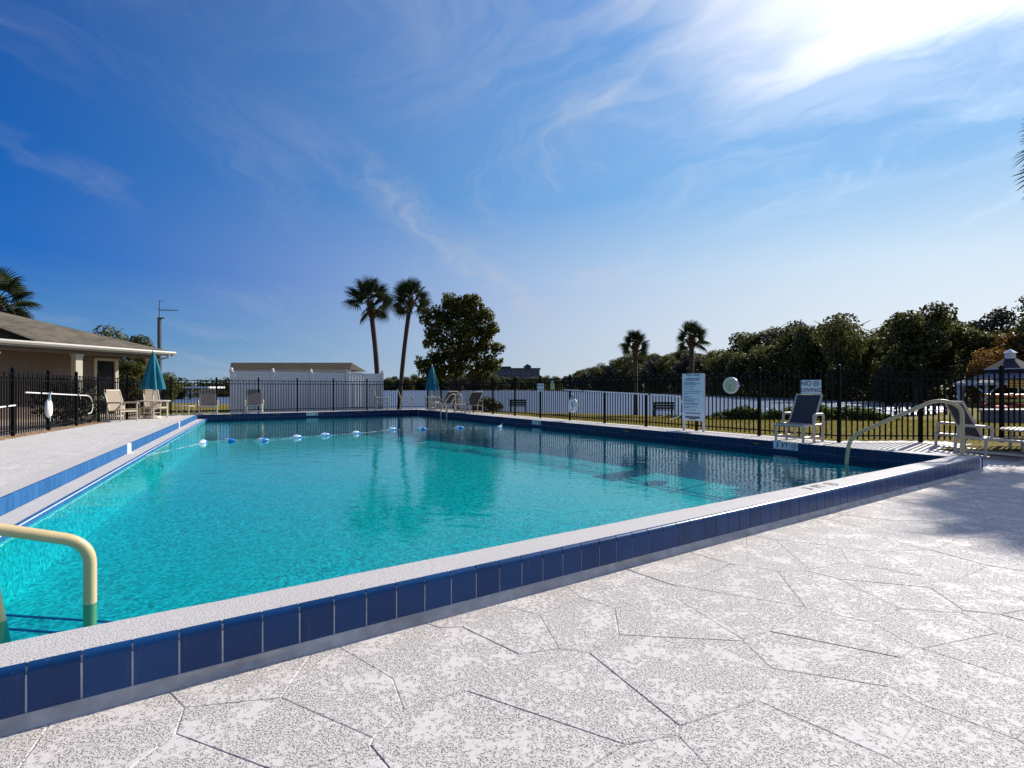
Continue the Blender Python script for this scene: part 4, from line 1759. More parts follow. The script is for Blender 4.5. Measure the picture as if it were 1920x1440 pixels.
def life_ring(c, along, out, label, R=0.175, r=0.062):
    t = thing('life_ring', c, label, 'life ring', 'white life rings on the fences')
    mb = MB(); torus(mb, c, along, UP, R, r); mb.build('ring', M['white_paint'], t, True, True)
    pts = []
    c = Vector(c)
    for k in range(33):
        a = 2 * math.pi * k / 32
        rr_ = R + r + 0.012 + 0.035 * abs(math.sin(2 * a)) ** 3
        pts.append(c + Vector(along) * rr_ * math.cos(a) + UP * rr_ * math.sin(a))
    mb = MB(); mb.tube(pts, 0.007, 5, False); mb.build('grab_line', M['rope'], t)
    mb = MB()
    for k in range(4):
        w = 0.03 + 0.02 * k
        top = c + UP * (R + 0.20) + Vector(out) * .01 * k
        loop = [top, top + Vector(along) * w - UP * .12, top - UP * (.34 + .12 * k), top - Vector(along) * w - UP * .12, top]
        mb.tube(fillet(loop, .05, 4), 0.008, 5)
    mb.build('throw_rope', M['rope'], t)
    mb = MB(); mb.tube([c + UP * (R + .21) + Vector(out) * -.06, c + UP * (R + .21) + Vector(out) * .05, c + UP * (R + .25) + Vector(out) * .06], .010, 6); mb.build('hook', M['white_paint'], t)
    return t


life_ring(sv(FENCE_S - .11, 10.29, 0.735), E, -D, 'white life ring hanging with rope on the right fence')
FL = (F_gate - F_front).normalized()
FN = Vector((FL.y, -FL.x, 0))
ring_at = Vector((-11.46, 12.62, 0.83))
q = F_front + FL * ((ring_at - F_front).dot(FL))
ring_c = Vector((q.x, q.y, 0.80)) + FN * 0.12
life_ring(ring_c, Vector((-.56, .83, 0)).normalized(), FN, 'white life ring seen nearly edge on hanging on the left fence', 0.16, 0.055)


def rescue_pole(a, b, hook, label):
    t = thing('rescue_pole', a, label, 'rescue pole', 'white shepherd hook poles on the fences')
    mb = MB(); mb.tube([a, b], 0.017, 8); mb.build('pole', M['white_paint'], t, True, True)
    if hook:
        mb = MB(); mb.tube(hook, 0.013, 7); mb.build('crook', M['white_paint'], t, True, True)
    for f in (0.2, 0.8):
        p = Vector(a).lerp(Vector(b), f)
        mb = MB(); mb.box(p, (0.05, 0.05, 0.05)); mb.build('bracket', M['fence_black'], t)
    return t


a, b = sv(FENCE_S - .06, 10.79, 1.25), sv(FENCE_S - .06, 6.15, 1.10)
h = fillet([b, b - E * .12 - UP * .05, b - E * .22 - UP * .35, b - E * .10 - UP * .52, b + E * .22 - UP * .62], .15, 6)
rescue_pole(a, b, h, 'long white rescue pole with crook lying along the right fence')
proj = lambda x, y, z: Vector(((F_front + FL * ((Vector((x, y, 0)) - F_front).dot(FL))).x, (F_front + FL * ((Vector((x, y, 0)) - F_front).dot(FL))).y, z)) + FN * .07
a, b = proj(-11.08, 11.68, 1.205), proj(-12.48, 15.0, 1.085)
h = fillet([b, b + FL * .25 - UP * .06, b + FL * .42 - UP * .30, b + FL * .30 - UP * .52, b + FL * .02 - UP * .53], .16, 6)
rescue_pole(a, b, h, 'long white rescue pole with crook on the left fence above the life ring')
a, b = proj(-10.2, 9.6, 0.86), proj(-10.93, 11.27, 0.925)
t = rescue_pole(a, b, [], 'thick white skimmer pole cut by the left frame edge')
q = proj(-10.40, 10.28, 1.35)
t = thing('sign', q, 'white notice on the left fence cut by the frame edge', 'sign')
mb = MB(); mb.bar(q - FL * .16, q + FL * .16, .006, .32); mb.build('panel', M['sign_white'], t)

# gravel at the left fence foot
mb = MB()
for k in range(2600):
    v = random.uniform(4, 18.2)
    base = F_front.lerp(F_gate, (v - 2.9) / 14.9)
    p = base + FN * random.uniform(-0.12, 0.22)
    r_ = random.uniform(0.010, 0.026)
    oc = [(1, 0, 0), (-1, 0, 0), (0, 1, 0), (0, -1, 0), (0, 0, 1), (0, 0, -1)]
    vs = [(p.x + o_[0] * r_ * random.uniform(.7, 1.3), p.y + o_[1] * r_ * random.uniform(.7, 1.3), ZC + r_ * .4 + o_[2] * r_ * .6) for o_ in oc]
    mb.add(vs, [(0, 2, 4), (2, 1, 4), (1, 3, 4), (3, 0, 4), (2, 0, 5), (1, 2, 5), (3, 1, 5), (0, 3, 5)])
tag(mb.build('gravel', M['stone']), 'orange tan gravel along the foot of the left fence', 'gravel', None, 'stuff')

# ------------------------------------------------------------------ buildings
EA = Vector((-18.1, 18.1, 0))
ED = Vector((0.263, 0.965, 0)).normalized()
EN = Vector((-ED.y, ED.x, 0))            # away from the pool, into the building
ep = lambda t, n, z: Vector((EA.x + ED.x * t + EN.x * n, EA.y + ED.y * t + EN.y * n, z))
club = thing('clubhouse', ep(0, 4, 0), 'low stucco clubhouse with shingled hip roof and white gutter', 'building')
ZE = 3.0
T_END = 6.85


def uv_mesh(o, scale=1.0):
    """box-free planar uv per face: u along the horizontal, v up the slope, in metres"""
    me_ = o.data
    uv = me_.uv_layers.new(name='UVMap')
    for poly in me_.polygons:
        n_ = poly.normal
        u = Vector((-n_.y, n_.x, 0))
        if u.length < 1e-4:
            u = Vector((1, 0, 0))
        u.normalize()
        w = n_.cross(u)
        for li in poly.loop_indices:
            p = me_.vertices[me_.loops[li].vertex_index].co
            uv.data[li].uv = (p.dot(u) * scale, p.dot(w) * scale)


# walls
mb = MB()
def wallbox(mb, t0, t1, n0, n1, z0, z1):
    mb.prism([tuple(ep(*q, 0)[:2]) for q in ((t0, n0), (t1, n0), (t1, n1), (t0, n1))][::-1], z0, z1)


wallbox(mb, -10, 4.60, 2.0, 9.0, -0.3, 2.98)
wallbox(mb, 5.62, 5.70, 2.0, 9.0, -0.3, 2.98)
wallbox(mb, 4.60, 5.62, 2.0, 9.0, 2.66, 2.98)
wallbox(mb, 4.60, 5.62, 2.15, 9.0, -0.3, 2.66)
mb.build('wall', M['stucco'], club)
mb = MB(); wallbox(mb, 4.70, 5.52, 2.06, 2.148, 0.05, 2.56)
door = mb.build('door', M['dark_glass'], club)
mb = MB(); wallbox(mb, 4.58, 4.70, 1.96, 2.10, 0.0, 2.66); wallbox(mb, 5.52, 5.66, 1.96, 2.10, 0.0, 2.66); wallbox(mb, 4.70, 5.52, 1.96, 2.10, 2.56, 2.68)
fr_ = link('door_frame', mb.mesh('door_frame', M['trim']), door, False)
fr_.matrix_parent_inverse = Matrix.Identity(4)
mb = MB(); wallbox(mb, -10, 6.3, 0.5, 2.0, -0.3, 0.12); mb.build('porch_floor', M['tan_concrete'], club)
for tcol, w in ((2.82, .26), (5.95, .18)):
    mb = MB(); wallbox(mb, tcol - w / 2, tcol + w / 2, .45 - w / 2, .45 + w / 2, 0.12, 2.62); wallbox(mb, tcol - w * .62, tcol + w * .62, .45 - w * .62, .45 + w * .62, 2.62, 2.70)
    mb.build('column', M['trim'], club)
mb = MB(); wallbox(mb, -10, 6.3, .34, .58, 2.70, 2.97); mb.build('beam', M['stucco'], club)
mb = MB(); wallbox(mb, -10, T_END - .1, 0.08, 2.0, 2.972, 2.99); mb.build('soffit', M['stucco'], club)
# roof: hip from the far corner
RI = 0.345
hip = 5.2
mb = MB()
r_pts = [ep(-12, 0, ZE + .04), ep(T_END, 0, ZE + .04), ep(T_END, 2 * hip, ZE + .04), ep(-12, 2 * hip, ZE + .04), ep(-12, hip, ZE + .04 + hip * RI), ep(T_END - hip, hip, ZE + .04 + hip * RI)]
mb.add(r_pts, [(0, 1, 5, 4), (1, 2, 5), (2, 3, 4, 5), (0, 4, 3), (3, 2, 1, 0)])
o = mb.build('roof', M['shingle'], club)
fix_normals(o.data)
uv_mesh(o)
mb = MB()
gp = [(0.0, ZE + .05), (-.10, ZE + .05), (-.13, ZE - .01), (-.10, ZE - .09), (0.0, ZE - .10)]
vs = [ep(tq, n_, z_) for tq in (-12, T_END) for n_, z_ in gp]
mb.add(vs, [(i, i + 1, 5 + i + 1, 5 + i) for i in range(4)] + [(0, 5, 9, 4), (0, 1, 2, 3, 4), (9, 8, 7, 6, 5)])
mb.build('gutter', M['gutter'], club)
mb = MB(); wallbox(mb, -12, T_END, 0.005, 0.03, ZE - .16, ZE + .02); mb.build('fascia', M['gutter'], club)
mb = MB(); mb.tube(fillet([ep(T_END - .35, -.06, ZE - .10), ep(T_END - .35, -.06, ZE - .22), ep(T_END - 1.0, .4, ZE - .5), ep(T_END - 1.0, .42, 0.2)], .12, 4), .04, 6); mb.build('downspout', M['gutter'], club)
# entrance gable facing the pool
g0, g1 = 1.10, -9.0
gm, gh = (g0 + g1) / 2, 0.345 * (g0 - g1) / 2
mb = MB()
tri = [ep(g0, .25, ZE + .06), ep(gm, .25, ZE + .06 + gh), ep(g1, .25, ZE + .06)]
bk = [ep(g0, hip, ZE + .06), ep(gm, hip + 2, ZE + .06 + gh), ep(g1, hip, ZE + .06)]
mb.add(tri + bk, [(0, 1, 2), (3, 5, 4)])
mb.build('gable', M['dark_wood'], club)
mb = MB()
up_ = Vector((0, 0, .10))
over = [ep(g0 + .25, -.05, ZE + .06), ep(gm, -.05, ZE + .15 + gh), ep(g1 - .25, -.05, ZE + .06)]
ov2 = [ep(g0 + .25, hip, ZE + .06), ep(gm, hip + 2, ZE + .15 + gh), ep(g1 - .25, hip, ZE + .06)]
for i in (0, 1):
    q = [over[i], over[i + 1], ov2[i + 1], ov2[i]]
    mb.add(q + [p_ - up_ * .6 for p_ in q], [(0, 1, 2, 3), (7, 6, 5, 4), (0, 4, 5, 1), (3, 2, 6, 7)])
o = mb.build('gable_roof', M['shingle'], club)
uv_mesh(o)
mb = MB(); mb.bar(over[0] - up_ * .9 + EN * .02, over[1] - up_ * .9 + EN * .02, .03, .12, up=tuple(EN)); mb.build('rake_board', M['grey_metal'], club)
lampc = ep(0.02, .36, 2.72)
t = thing('porch_lamp', lampc, 'white curved lamp under the clubhouse eave at the left edge', 'lamp')
mb = MB(); mb.tube(fillet([lampc, lampc - EN * .12 + UP * .03, lampc - EN * .2 - UP * .10], .05, 4), .02, 6); mb.build('arm', M['white_paint'], t, True, True)
mb = MB(); mb.lathe([(0.03, 0.05), (0.07, -.02), (0.08, -.05)], lampc - EN * .2 - UP * .12, 10); mb.build('lamp_shade', M['white_paint'], t, True, True)

# antenna mast behind the clubhouse
am = Vector((-19.35, 28.1, 0))
t = thing('antenna_mast', (am.x, am.y, gz(am.x, am.y)), 'grey pole with a television antenna on top behind the clubhouse', 'antenna')
mb = MB(); mb.tube([(am.x, am.y, -0.3), (am.x, am.y, 5.15)], [.11, .095], 8); mb.box((am.x + .10, am.y, 5.15), (.36, .14, .07)); mb.build('pole', M['grey_metal'], t)
mb = MB(); mb.tube([(am.x, am.y, 5.1), (am.x, am.y, 6.12)], .022, 6); mb.tube([(am.x, am.y, 6.08), (am.x + .26, am.y, 6.10)], .012, 5); mb.build('antenna_rod', M['grey_metal'], t)
mb = MB(); mb.tube([(am.x - .05, am.y, 5.60), (am.x + 1.02, am.y, 5.57)], .016, 5)
for k in range(9):
    x = am.x + .05 + .115 * k
    L = .34 - .025 * k
    mb.tube([(x, am.y - L, 5.60 - .004 * k), (x, am.y + L, 5.60 - .004 * k)], .008, 4)
    mb.tube([(x, am.y, 5.55), (x, am.y, 5.65)], .008, 4)
mb.build('antenna_boom', M['grey_metal'], t)

# white privacy fence and the shed behind it
WA, WB = Vector((-13.75, 25.1, 0)), Vector((-7.42, 29.24, 0))
wd = (WB - WA).normalized()
Lw = (WB - WA).length
wf = thing('privacy_fence', WA, 'tall white vinyl privacy fence in front of the shed', 'fence')
ZF = 2.08
nb = 50
bw = Lw / nb
for k in range(nb):
    a, b = WA + wd * (bw * k + .009), WA + wd * (bw * (k + 1) - .009)
    mb = MB(); mb.bar(a + UP * (ZF / 2 - .05), b + UP * (ZF / 2 - .05), 0.03, ZF + .1 - .1)
    mb.build('board', M['white_vinyl'], wf)
mb = MB(); mb.bar(WA + UP * (ZF + .0), WB + UP * (ZF + .0), .06, .10); mb.build('top_rail', M['white_vinyl'], wf)
mb = MB(); mb.bar(WA + UP * .22, WB + UP * .22, .06, .12); mb.build('bottom_rail', M['white_vinyl'], wf)
side = Vector((-wd.y, wd.x, 0))
for f in (0.0, 0.245, 0.49, 0.74, 1.0):
    p = WA + wd * (Lw * f)
    mb = MB(); mb.box((p.x, p.y, ZF / 2), (.13, .13, ZF + .12), math.atan2(wd.y, wd.x)); mb.lathe([(.10, ZF + .06), (.10, ZF + .09), (.05, ZF + .12), (.07, ZF + .17), (.05, ZF + .22), (.002, ZF + .25)], (p.x, p.y, 0), 10)
    mb.build('post', M['white_vinyl'], wf, True, True)
for k in range(2):
    a = WA + side * (0.08 + .16 * k)
    mb = MB(); mb.bar(a + UP * (ZF / 2 - .05), a + side * .152 + UP * (ZF / 2 - .05), 0.03, ZF)
    mb.build('board', M['white_vinyl'], wf)

shed = thing('shed', (-15.6, 37.5, 0), 'long white shed with mossy brown roof behind the privacy fence', 'building')
mb = MB(); mb.box((-15.6, 38.0, 1.15), (8.0, 3.4, 2.7)); mb.build('wall', M['white_vinyl'], shed)
x0, x1, ye, yr, ze, zr_ = -19.85, -11.35, 36.0, 38.0, 2.60, 3.20
mb = MB()
q = [(x0, ye, ze), (x1, ye, ze), (x1 - .55, yr, zr_), (x0 - 1.0, yr, zr_), (x1, 40.0, ze), (x0, 40.0, ze)]
mb.add(q, [(0, 1, 2, 3), (3, 2, 4, 5), (1, 4, 2), (0, 3, 5), (0, 5, 4, 1)])
o = mb.build('roof', M['shingle_shed'], shed)
fix_normals(o.data)
uv_mesh(o)
mb = MB(); mb.box(((x0 + x1) / 2, ye - .02, ze - .10), (x1 - x0, .04, .20)); mb.box((x0 - .02, 38, ze + .0), (.04, 4.0, .30)); mb.build('fascia', M['trim'], shed)
mb = MB(); mb.box((-18.0, 36.27, 2.32), (.5, .05, .16)); mb.build('vent', M['white_paint'], shed)

# hotel across the lake
HX, HY = -4.0, 600.0
hot = thing('hotel', (HX, HY, -0.5), 'long grey blue hotel block with rows of windows across the lake', 'building')
mb = MB(); mb.box((0.0, HY, 11.3), (64, 16, 23.6)); mb.box((-52, HY + 25, 8.0), (50, 16, 17)); mb.build('wall', M['hotel'], hot)
mb = MB(); mb.box((0, HY, 23.9), (66, 18, 1.6)); mb.box((-16, HY, 25.6), (30, 14, 2.0)); mb.prism([(14, HY - 8.8), (22, HY - 8.8), (22, HY + 4), (14, HY + 4)], 24.7, 26.2)
mb.add([(13, HY - 9, 26.2), (23, HY - 9, 26.2), (18, HY - 9, 29.5), (13, HY + 4, 26.2), (23, HY + 4, 26.2), (18, HY + 4, 29.5)], [(0, 1, 2), (3, 5, 4), (0, 2, 5, 3), (1, 4, 5, 2)])
mb.box((-52, HY + 25, 17.2), (52, 18, 1.4)); mb.build('roof', M['hotel_roof'], hot)
mb = MB(); mb.box((0, 0, 0), (1.6, .3, 1.9)); WIN = mb.mesh('window', M['dark_glass'])
for i in range(16):
    for j in range(5):
        if i in (4, 11):
            continue
        o = link('window', WIN, hot)
        o.location = (-29 + 3.87 * i + (0.5 if i % 2 else -.5), HY - 8.05, 4.0 + 4.1 * j)
for i in range(5):
    mb = MB(); mb.box((-24 + i * 12.5, HY - 8.3, 11.3), (2.2, .8, 23.0)); mb.build('pilaster', M['hotel'], hot)

# low flat roofed store far across the lake
st_ = thing('far_store', (-62, 470, -.5), 'low grey roofed building on the far shore left of the broad tree', 'building')
mb = MB(); mb.box((-60, 505, 4.0), (60, 12, 11)); mb.build('wall', M['hotel'], st_)
mb = MB(); mb.box((-60, 505, 10.2), (62, 14, 1.8)); mb.build('roof', M['hotel_roof'], st_)

# gazebo on the right with cupola
gzb = Vector((50.6, 52.0, -0.55))
ga = thing('gazebo', gzb, 'lakeside gazebo with dark tiered roof and white cupola', 'gazebo')
def pyr(mb, c, r0_, z0_, r1_, z1_, n=8, rot=rad(22.5)):
    vs, fs = [], []
    for r_, z_ in ((r0_, z0_), (r1_, z1_)):
        for k in range(n):
            a = 2 * math.pi * k / n + rot
            vs.append((c.x + r_ * math.cos(a), c.y + r_ * math.sin(a), z_))
    fs = [(k, (k + 1) % n, n + (k + 1) % n, n + k) for k in range(n)] + [tuple(range(n))[::-1], tuple(range(n, 2 * n))]
    mb.add(vs, fs)


mb = MB(); pyr(mb, gzb, 2.05, 3.30, 0.52, 4.30); mb.build('upper_roof', M['gaz_roof'], ga)
mb = MB(); pyr(mb, gzb, 2.10, 3.20, 2.10, 3.30); mb.build('upper_eave', M['gaz_white'], ga)
mb = MB(); pyr(mb, gzb, 4.6, 1.85, 1.95, 2.85); mb.build('lower_roof', M['grey_wall'], ga)
mb = MB(); pyr(mb, gzb, 4.66, 1.60, 4.66, 1.85); mb.build('lower_eave', M['gaz_white'], ga)
mb = MB(); pyr(mb, gzb, 1.9, 2.80, 1.9, 3.22); mb.build('clerestory', M['gaz_roof'], ga)
mb = MB(); pyr(mb, gzb, 0.44, 4.25, 0.44, 4.88); cup = mb.build('cupola', M['white_paint'], ga)
mb = MB(); pyr(mb, gzb, 0.62, 4.88, 0.04, 5.28)
cr = link('cupola_roof', mb.mesh('cupola_roof', M['sign_white']), cup, False)
for k in range(8):
    a = 2 * math.pi * k / 8 + rad(22.5)
    p = gzb + Vector((4.1 * math.cos(a), 4.1 * math.sin(a), 0))
    mb = MB(); mb.box((p.x, p.y, .55), (.24, .24, 2.2)); mb.build('post', M['gaz_white'], ga)
    for sg in (-1, 1):
        tg = Vector((-math.sin(a), math.cos(a), 0)) * sg
        mb = MB(); mb.bar(Vector((p.x, p.y, .6)), Vector((p.x, p.y, 1.62)) + tg * 1.0, .14, .14); mb.build('brace', M['gaz_white'], ga)
c = gzb + Vector((0.2, -5.3, 0))
t = thing('notice', (48.6, 46.3, 1.45), 'yellow notice with red lettering by the gazebo at the right edge', 'sign')
bx = lambda x, z, y=46.3: Vector((x, y, z))
sxx = 46.3 * (1898 - 960) / 960
mb = MB(); mb.box((sxx + .6, 46.3, 1.72), (2.1, .05, .75)); mb.build('panel', M['yellow'], t)
mb = MB()
for k in range(3):
    x = sxx - .30
    while x < sxx + 1.5:
        w = rr.uniform(.1, .22)
        mb.box((x + w / 2, 46.27, 1.95 - .22 * k), (w, .01, .09)); x += w + .06
mb.build('lettering', M['red_ink'], t)
mb = MB(); mb.box((sxx + .6, 46.36, .5), (.1, .06, 2.2)); mb.build('post', M['gaz_white'], t)

# low grey wall with pale cap
lw = thing('retaining_wall', (24, 24.8, -.2), 'low grey wall with pale cap on the lawn at the right edge', 'wall')
mb = MB(); mb.box((28.5, 25.2, -.10), (10.6, .35, .62)); mb.build('blockwork', M['grey_wall'], lw)
mb = MB(); mb.box((28.5, 25.2, .24), (10.8, .48, .07)); mb.build('cap', M['white_paint'], lw)


def kayak(c, ang, L, m_, label, tilt=0.0):
    t = thing('kayak', c, label, 'kayak', 'kayaks stored by the gazebo', rotz=ang)
    mb = MB()
    n, mm = 14, 10
    vs, fs = [], []
    for i in range(n + 1):
        f = i / n * 2 - 1
        w = 0.36 * (1 - abs(f) ** 2.4) + .01
        hgt = .17 * (1 - .5 * f * f)
        for k in range(mm):
            a = 2 * math.pi * k / mm
            vs.append((f * L / 2, w * math.cos(a), hgt * math.sin(a) + .20 + .12 * f * f))
    for i in range(n):
        for k in range(mm):
            fs.append((i * mm + k, i * mm + (k + 1) % mm, (i + 1) * mm + (k + 1) % mm, (i + 1) * mm + k))
    mb.add(vs, fs)
    mb.build('hull', M[m_], t, False, True)
    mb = MB(); mb.sphere((0.1, 0, .36), .30, 10, 5, (1.4, .7, .25)); mb.build('cockpit', M['ink'], t, False, True)
    return t


kx = lambda px, Y: Y * (px - 960) / 960
rack = thing('kayak_rack', (kx(1893, 42), 42, -.5), 'dark timber rack holding coloured kayaks at the right edge', 'rack')
for dx in (-1.9, 1.9):
    for dy in (-.5, .5):
        mb = MB(); mb.box((kx(1893, 42) + dx, 42 + dy, .1), (.12, .12, 1.5)); mb.build('post', M['bark'], rack)
    for z in (-.36, .04, .44):
        mb = MB(); mb.box((kx(1893, 42) + dx, 42, z), (.10, 1.2, .08)); mb.build('arm', M['bark'], rack)
kayak((kx(1893, 42), 42, .46), rad(2), 4.6, 'orange_hull', 'orange kayak on the top arms of the rack by the gazebo')
kayak((kx(1896, 42), 42, .06), rad(-1), 4.8, 'lime_hull', 'lime green kayak on the middle arms of the rack')
kayak((kx(1890, 42), 42, -.34), rad(1), 4.6, 'red_hull', 'red kayak on the bottom arms of the rack by the gazebo')
kayak((kx(1872, 40), 39.6, -.45), rad(64), 3.4, 'red_hull', 'red kayak lying on the grass in front of the rack')
kayak((kx(1738, 61), 61, -.5), rad(10), 2.6, 'red_hull', 'small red kayak pulled up at the far shore under the trees')


def bench(c, ang, label):
    t = thing('garden_bench', c, label, 'bench', 'dark benches facing the lake', rotz=ang)
    for k in range(3):
        mb = MB(); mb.box((0, -.18 + .18 * k, .44), (1.2, .15, .04)); mb.build('slat', M['bench'], t, False)
    for k in range(3):
        mb = MB(); mb.box((0, .27 + .03 * k, .56 + .15 * k), (1.2, .03, .12)); mb.build('slat', M['bench'], t, False)
    for sx in (-.5, .5):
        mb = MB(); mb.box((sx, -.2, .21), (.06, .06, .42)); mb.build('leg', M['bench'], t, False)
        mb = MB(); mb.box((sx, .26, .45), (.06, .06, .9)); mb.build('leg', M['bench'], t, False)
        mb = MB(); mb.box((sx, 0, .64), (.06, .5, .05)); mb.build('armrest', M['bench'], t, False)


bench((kx(1243, 30.5), 30.5, gz(kx(1243, 30.5), 30.5)), rad(170), 'dark slatted bench on the lake bank left of the shrubs')
bench((kx(971.5, 36), 36.0, gz(kx(971.5, 36), 36)), rad(175), 'dark slatted bench on the lake bank seen past the far fence corner')

# jetty at the right bay
jt = thing('jetty', (28.0, 33.6, ZL), 'low pale timber jetty at the edge of the lake bay', 'jetty')
for k in range(22):
    mb = MB(); mb.box((25.6 + .24 * k, 34.6 + .10 * k, -.22), (.22, 1.5, .05), rad(20)); mb.build('plank', M['white_vinyl'], jt)
for k in range(5):
    for s_ in (-.75, .75):
        mb = MB(); mb.tube([(25.7 + 1.2 * k, 34.7 + .5 * k + s_, -1.2), (25.7 + 1.2 * k, 34.7 + .5 * k + s_, .25)], .07, 7); mb.build('pile', M['bark'], jt)

# ------------------------------------------------------------------ vegetation
def leaf_cloud(name, blobs, n, size, material, flat=0.35, seed=0, droop=0.0, shell=0.45):
    """diamond leaves spread through blobs (x, y, z, rx, ry, rz)"""
    g = np.random.default_rng(seed)
    B = np.array(blobs, float)
    vol = B[:, 3] * B[:, 4] * B[:, 5]
    pr = vol ** 0.8
    bi = g.choice(len(B), n, p=pr / pr.sum())
    u = g.normal(size=(n, 3))
    u /= np.linalg.norm(u, axis=1)[:, None]
    rr_ = g.random(n) ** shell
    c = B[bi, :3] + u * B[bi, 3:] * rr_[:, None]
    nr = u + g.normal(scale=0.7, size=(n, 3))
    nr[:, 2] += flat
    nr /= np.linalg.norm(nr, axis=1)[:, None]
    t = g.normal(size=(n, 3))
    t -= nr * (t * nr).sum(1)[:, None]
    t /= np.linalg.norm(t, axis=1)[:, None]
    b = np.cross(nr, t)
    sz = size * (0.6 + 0.8 * g.random(n))[:, None]
    bend = nr * sz * 0.18
    v0 = c - t * sz * .55
    v1 = c + b * sz * .34 + bend
    v2 = c + t * sz * .60 - bend * .5
    v3 = c - b * sz * .34 + bend
    V = np.stack([v0, v1, v2, v3], 1).reshape(-1, 3)
    F = np.arange(n * 4).reshape(n, 4)
    me_ = bpy.data.meshes.new(name)
    me_.vertices.add(len(V))
    me_.vertices.foreach_set('co', V.ravel())
    me_.loops.add(n * 4)
    me_.loops.foreach_set('vertex_index', F.ravel().astype(np.int32))
    me_.polygons.add(n)
    me_.polygons.foreach_set('loop_start', (np.arange(n) * 4).astype(np.int32))
    me_.polygons.foreach_set('loop_total', np.full(n, 4, np.int32))
    me_.materials.append(material)
    me_.update(calc_edges=True)
    return me_


def limb_mesh(name, trunk_h, spread, r, seed, material, n_l=7, top=0.8):
    g = random.Random(seed)
    mb = MB()
    pts = [(0, 0, -.3)]
    x = y = 0
    for k in range(1, 6):
        x += g.uniform(-.05, .05) * trunk_h
        y += g.uniform(-.05, .05) * trunk_h
        pts.append((x, y, trunk_h * top * k / 5))
    mb.tube(pts, [r * (1.15 - .16 * k) for k in range(6)], 8)
    for k in range(n_l):
        b = Vector(pts[2 + k % 4])
        a = g.uniform(0, 6.28)
        L = spread * g.uniform(.5, .9)
        e = b + Vector((math.cos(a) * L, math.sin(a) * L, L * g.uniform(.4, .9)))
        m_ = b.lerp(e, .5) + Vector((0, 0, L * .12))
        mb.tube([b, m_, e], [r * .5, r * .32, r * .12], 5)
    return mb.mesh(name, material, True)


def crown_blobs(H, W, seed, base=0.28, n=9, irregular=1.0):
    g = random.Random(seed)
    bl = []
    for k in range(n):
        f = k / (n - 1)
        z = H * (base + (0.92 - base) * (f if k < n - 1 else 1) * g.uniform(.9, 1.0))
        env = math.sin(math.pi * min(max((z / H - base * .6) / (1.06 - base * .6), 0.05), .97)) ** .7
        a = g.uniform(0, 6.28)
        rr_ = W * .5 * env * g.uniform(.25, .75) * irregular
        s_ = W * g.uniform(.20, .33)
        bl.append((math.cos(a) * rr_, math.sin(a) * rr_, z, s_, s_, s_ * g.uniform(.6, .85)))
    return bl


PROTO = []
for k in range(7):
    H, Wd = 10.0, (7.0, 8.0, 6.0, 9.0, 7.5, 6.5, 8.5)[k]
    cm = leaf_cloud('crown', crown_blobs(H, Wd, 40 + k, .18 if k % 2 else .30, 11), 5200, 0.40, M['leaf_far'], .4, 90 + k)
    tm = limb_mesh('trunk', H, Wd * .42, .22, 60 + k, M['bark'])
    PROTO.append((cm, tm))
MOSS = leaf_cloud('crown', crown_blobs(10, 7.5, 81, .2, 11), 5200, 0.38, M['leaf_far_grey'], .1, 181)
MOSS2 = leaf_cloud('crown', crown_blobs(10, 6.5, 84, .15, 12), 5200, 0.38, M['leaf_far_grey'], .1, 184)
LIME = leaf_cloud('crown', crown_blobs(10, 7.5, 82, .15, 10), 5200, 0.38, M['leaf_far_lime'], .3, 182)
AUT = leaf_cloud('crown', crown_blobs(10, 8.0, 83, .15, 10), 4200, 0.38, M['leaf_autumn'], .3, 183)


def far_tree(x, y, h, kind, label, group, wscale=1.0):
    z = gz(x, y) if abs(y) < 700 else -.3
    root = thing('tree', (x, y, z), label, 'tree', group, rotz=random.uniform(0, 6.28))
    cm, tm = PROTO[kind % 7]
    if kind >= 100:
        cm = {100: MOSS, 101: LIME, 102: AUT, 103: MOSS2}[kind]
    for nm, me_ in (('crown', cm), ('trunk', tm)):
        o = bpy.data.objects.new(nm, me_)
        COL.objects.link(o)
        o.parent = root
        o.scale = (h / 10 * wscale, h / 10 * wscale, h / 10)
    return root


PROFILE = [(1040, 703), (1060, 697), (1100, 692), (1130, 688), (1160, 674), (1180, 669), (1220, 664), (1260, 663), (1320, 662), (1350, 660), (1380, 650), (1410, 634), (1440, 624),
           (1480, 622), (1512, 607), (1545, 616), (1572, 601), (1600, 611), (1640, 618), (1665, 622), (1700, 594), (1730, 577), (1755, 584), (1780, 618), (1800, 612), (1820, 612), (1850, 602),
           (1880, 592), (1910, 578), (1960, 570), (2100, 560), (2500, 560)]


def prof_y(px):
    for (a, ya), (b, yb) in zip(PROFILE, PROFILE[1:]):
        if a <= px <= b:
            return ya + (yb - ya) * (px - a) / (b - a)
    return PROFILE[0][1] if px < PROFILE[0][0] else PROFILE[-1][1]


rt = random.Random(21)
shore = [(60.5, 52), (57, 60), (55.5, 75), (56, 115), (58, 160), (60, 210), (54, 290), (42, 370), (19, 450)]


def along(poly, step_fn):
    out = []
    for (x0_, y0_), (x1_, y1_) in zip(poly, poly[1:]):
        L = math.hypot(x1_ - x0_, y1_ - y0_)
        t_ = 0
        while t_ < L:
            f = t_ / L
            out.append((x0_ + (x1_ - x0_) * f, y0_ + (y1_ - y0_) * f))
            t_ += step_fn(y0_ + (y1_ - y0_) * f)
    return out


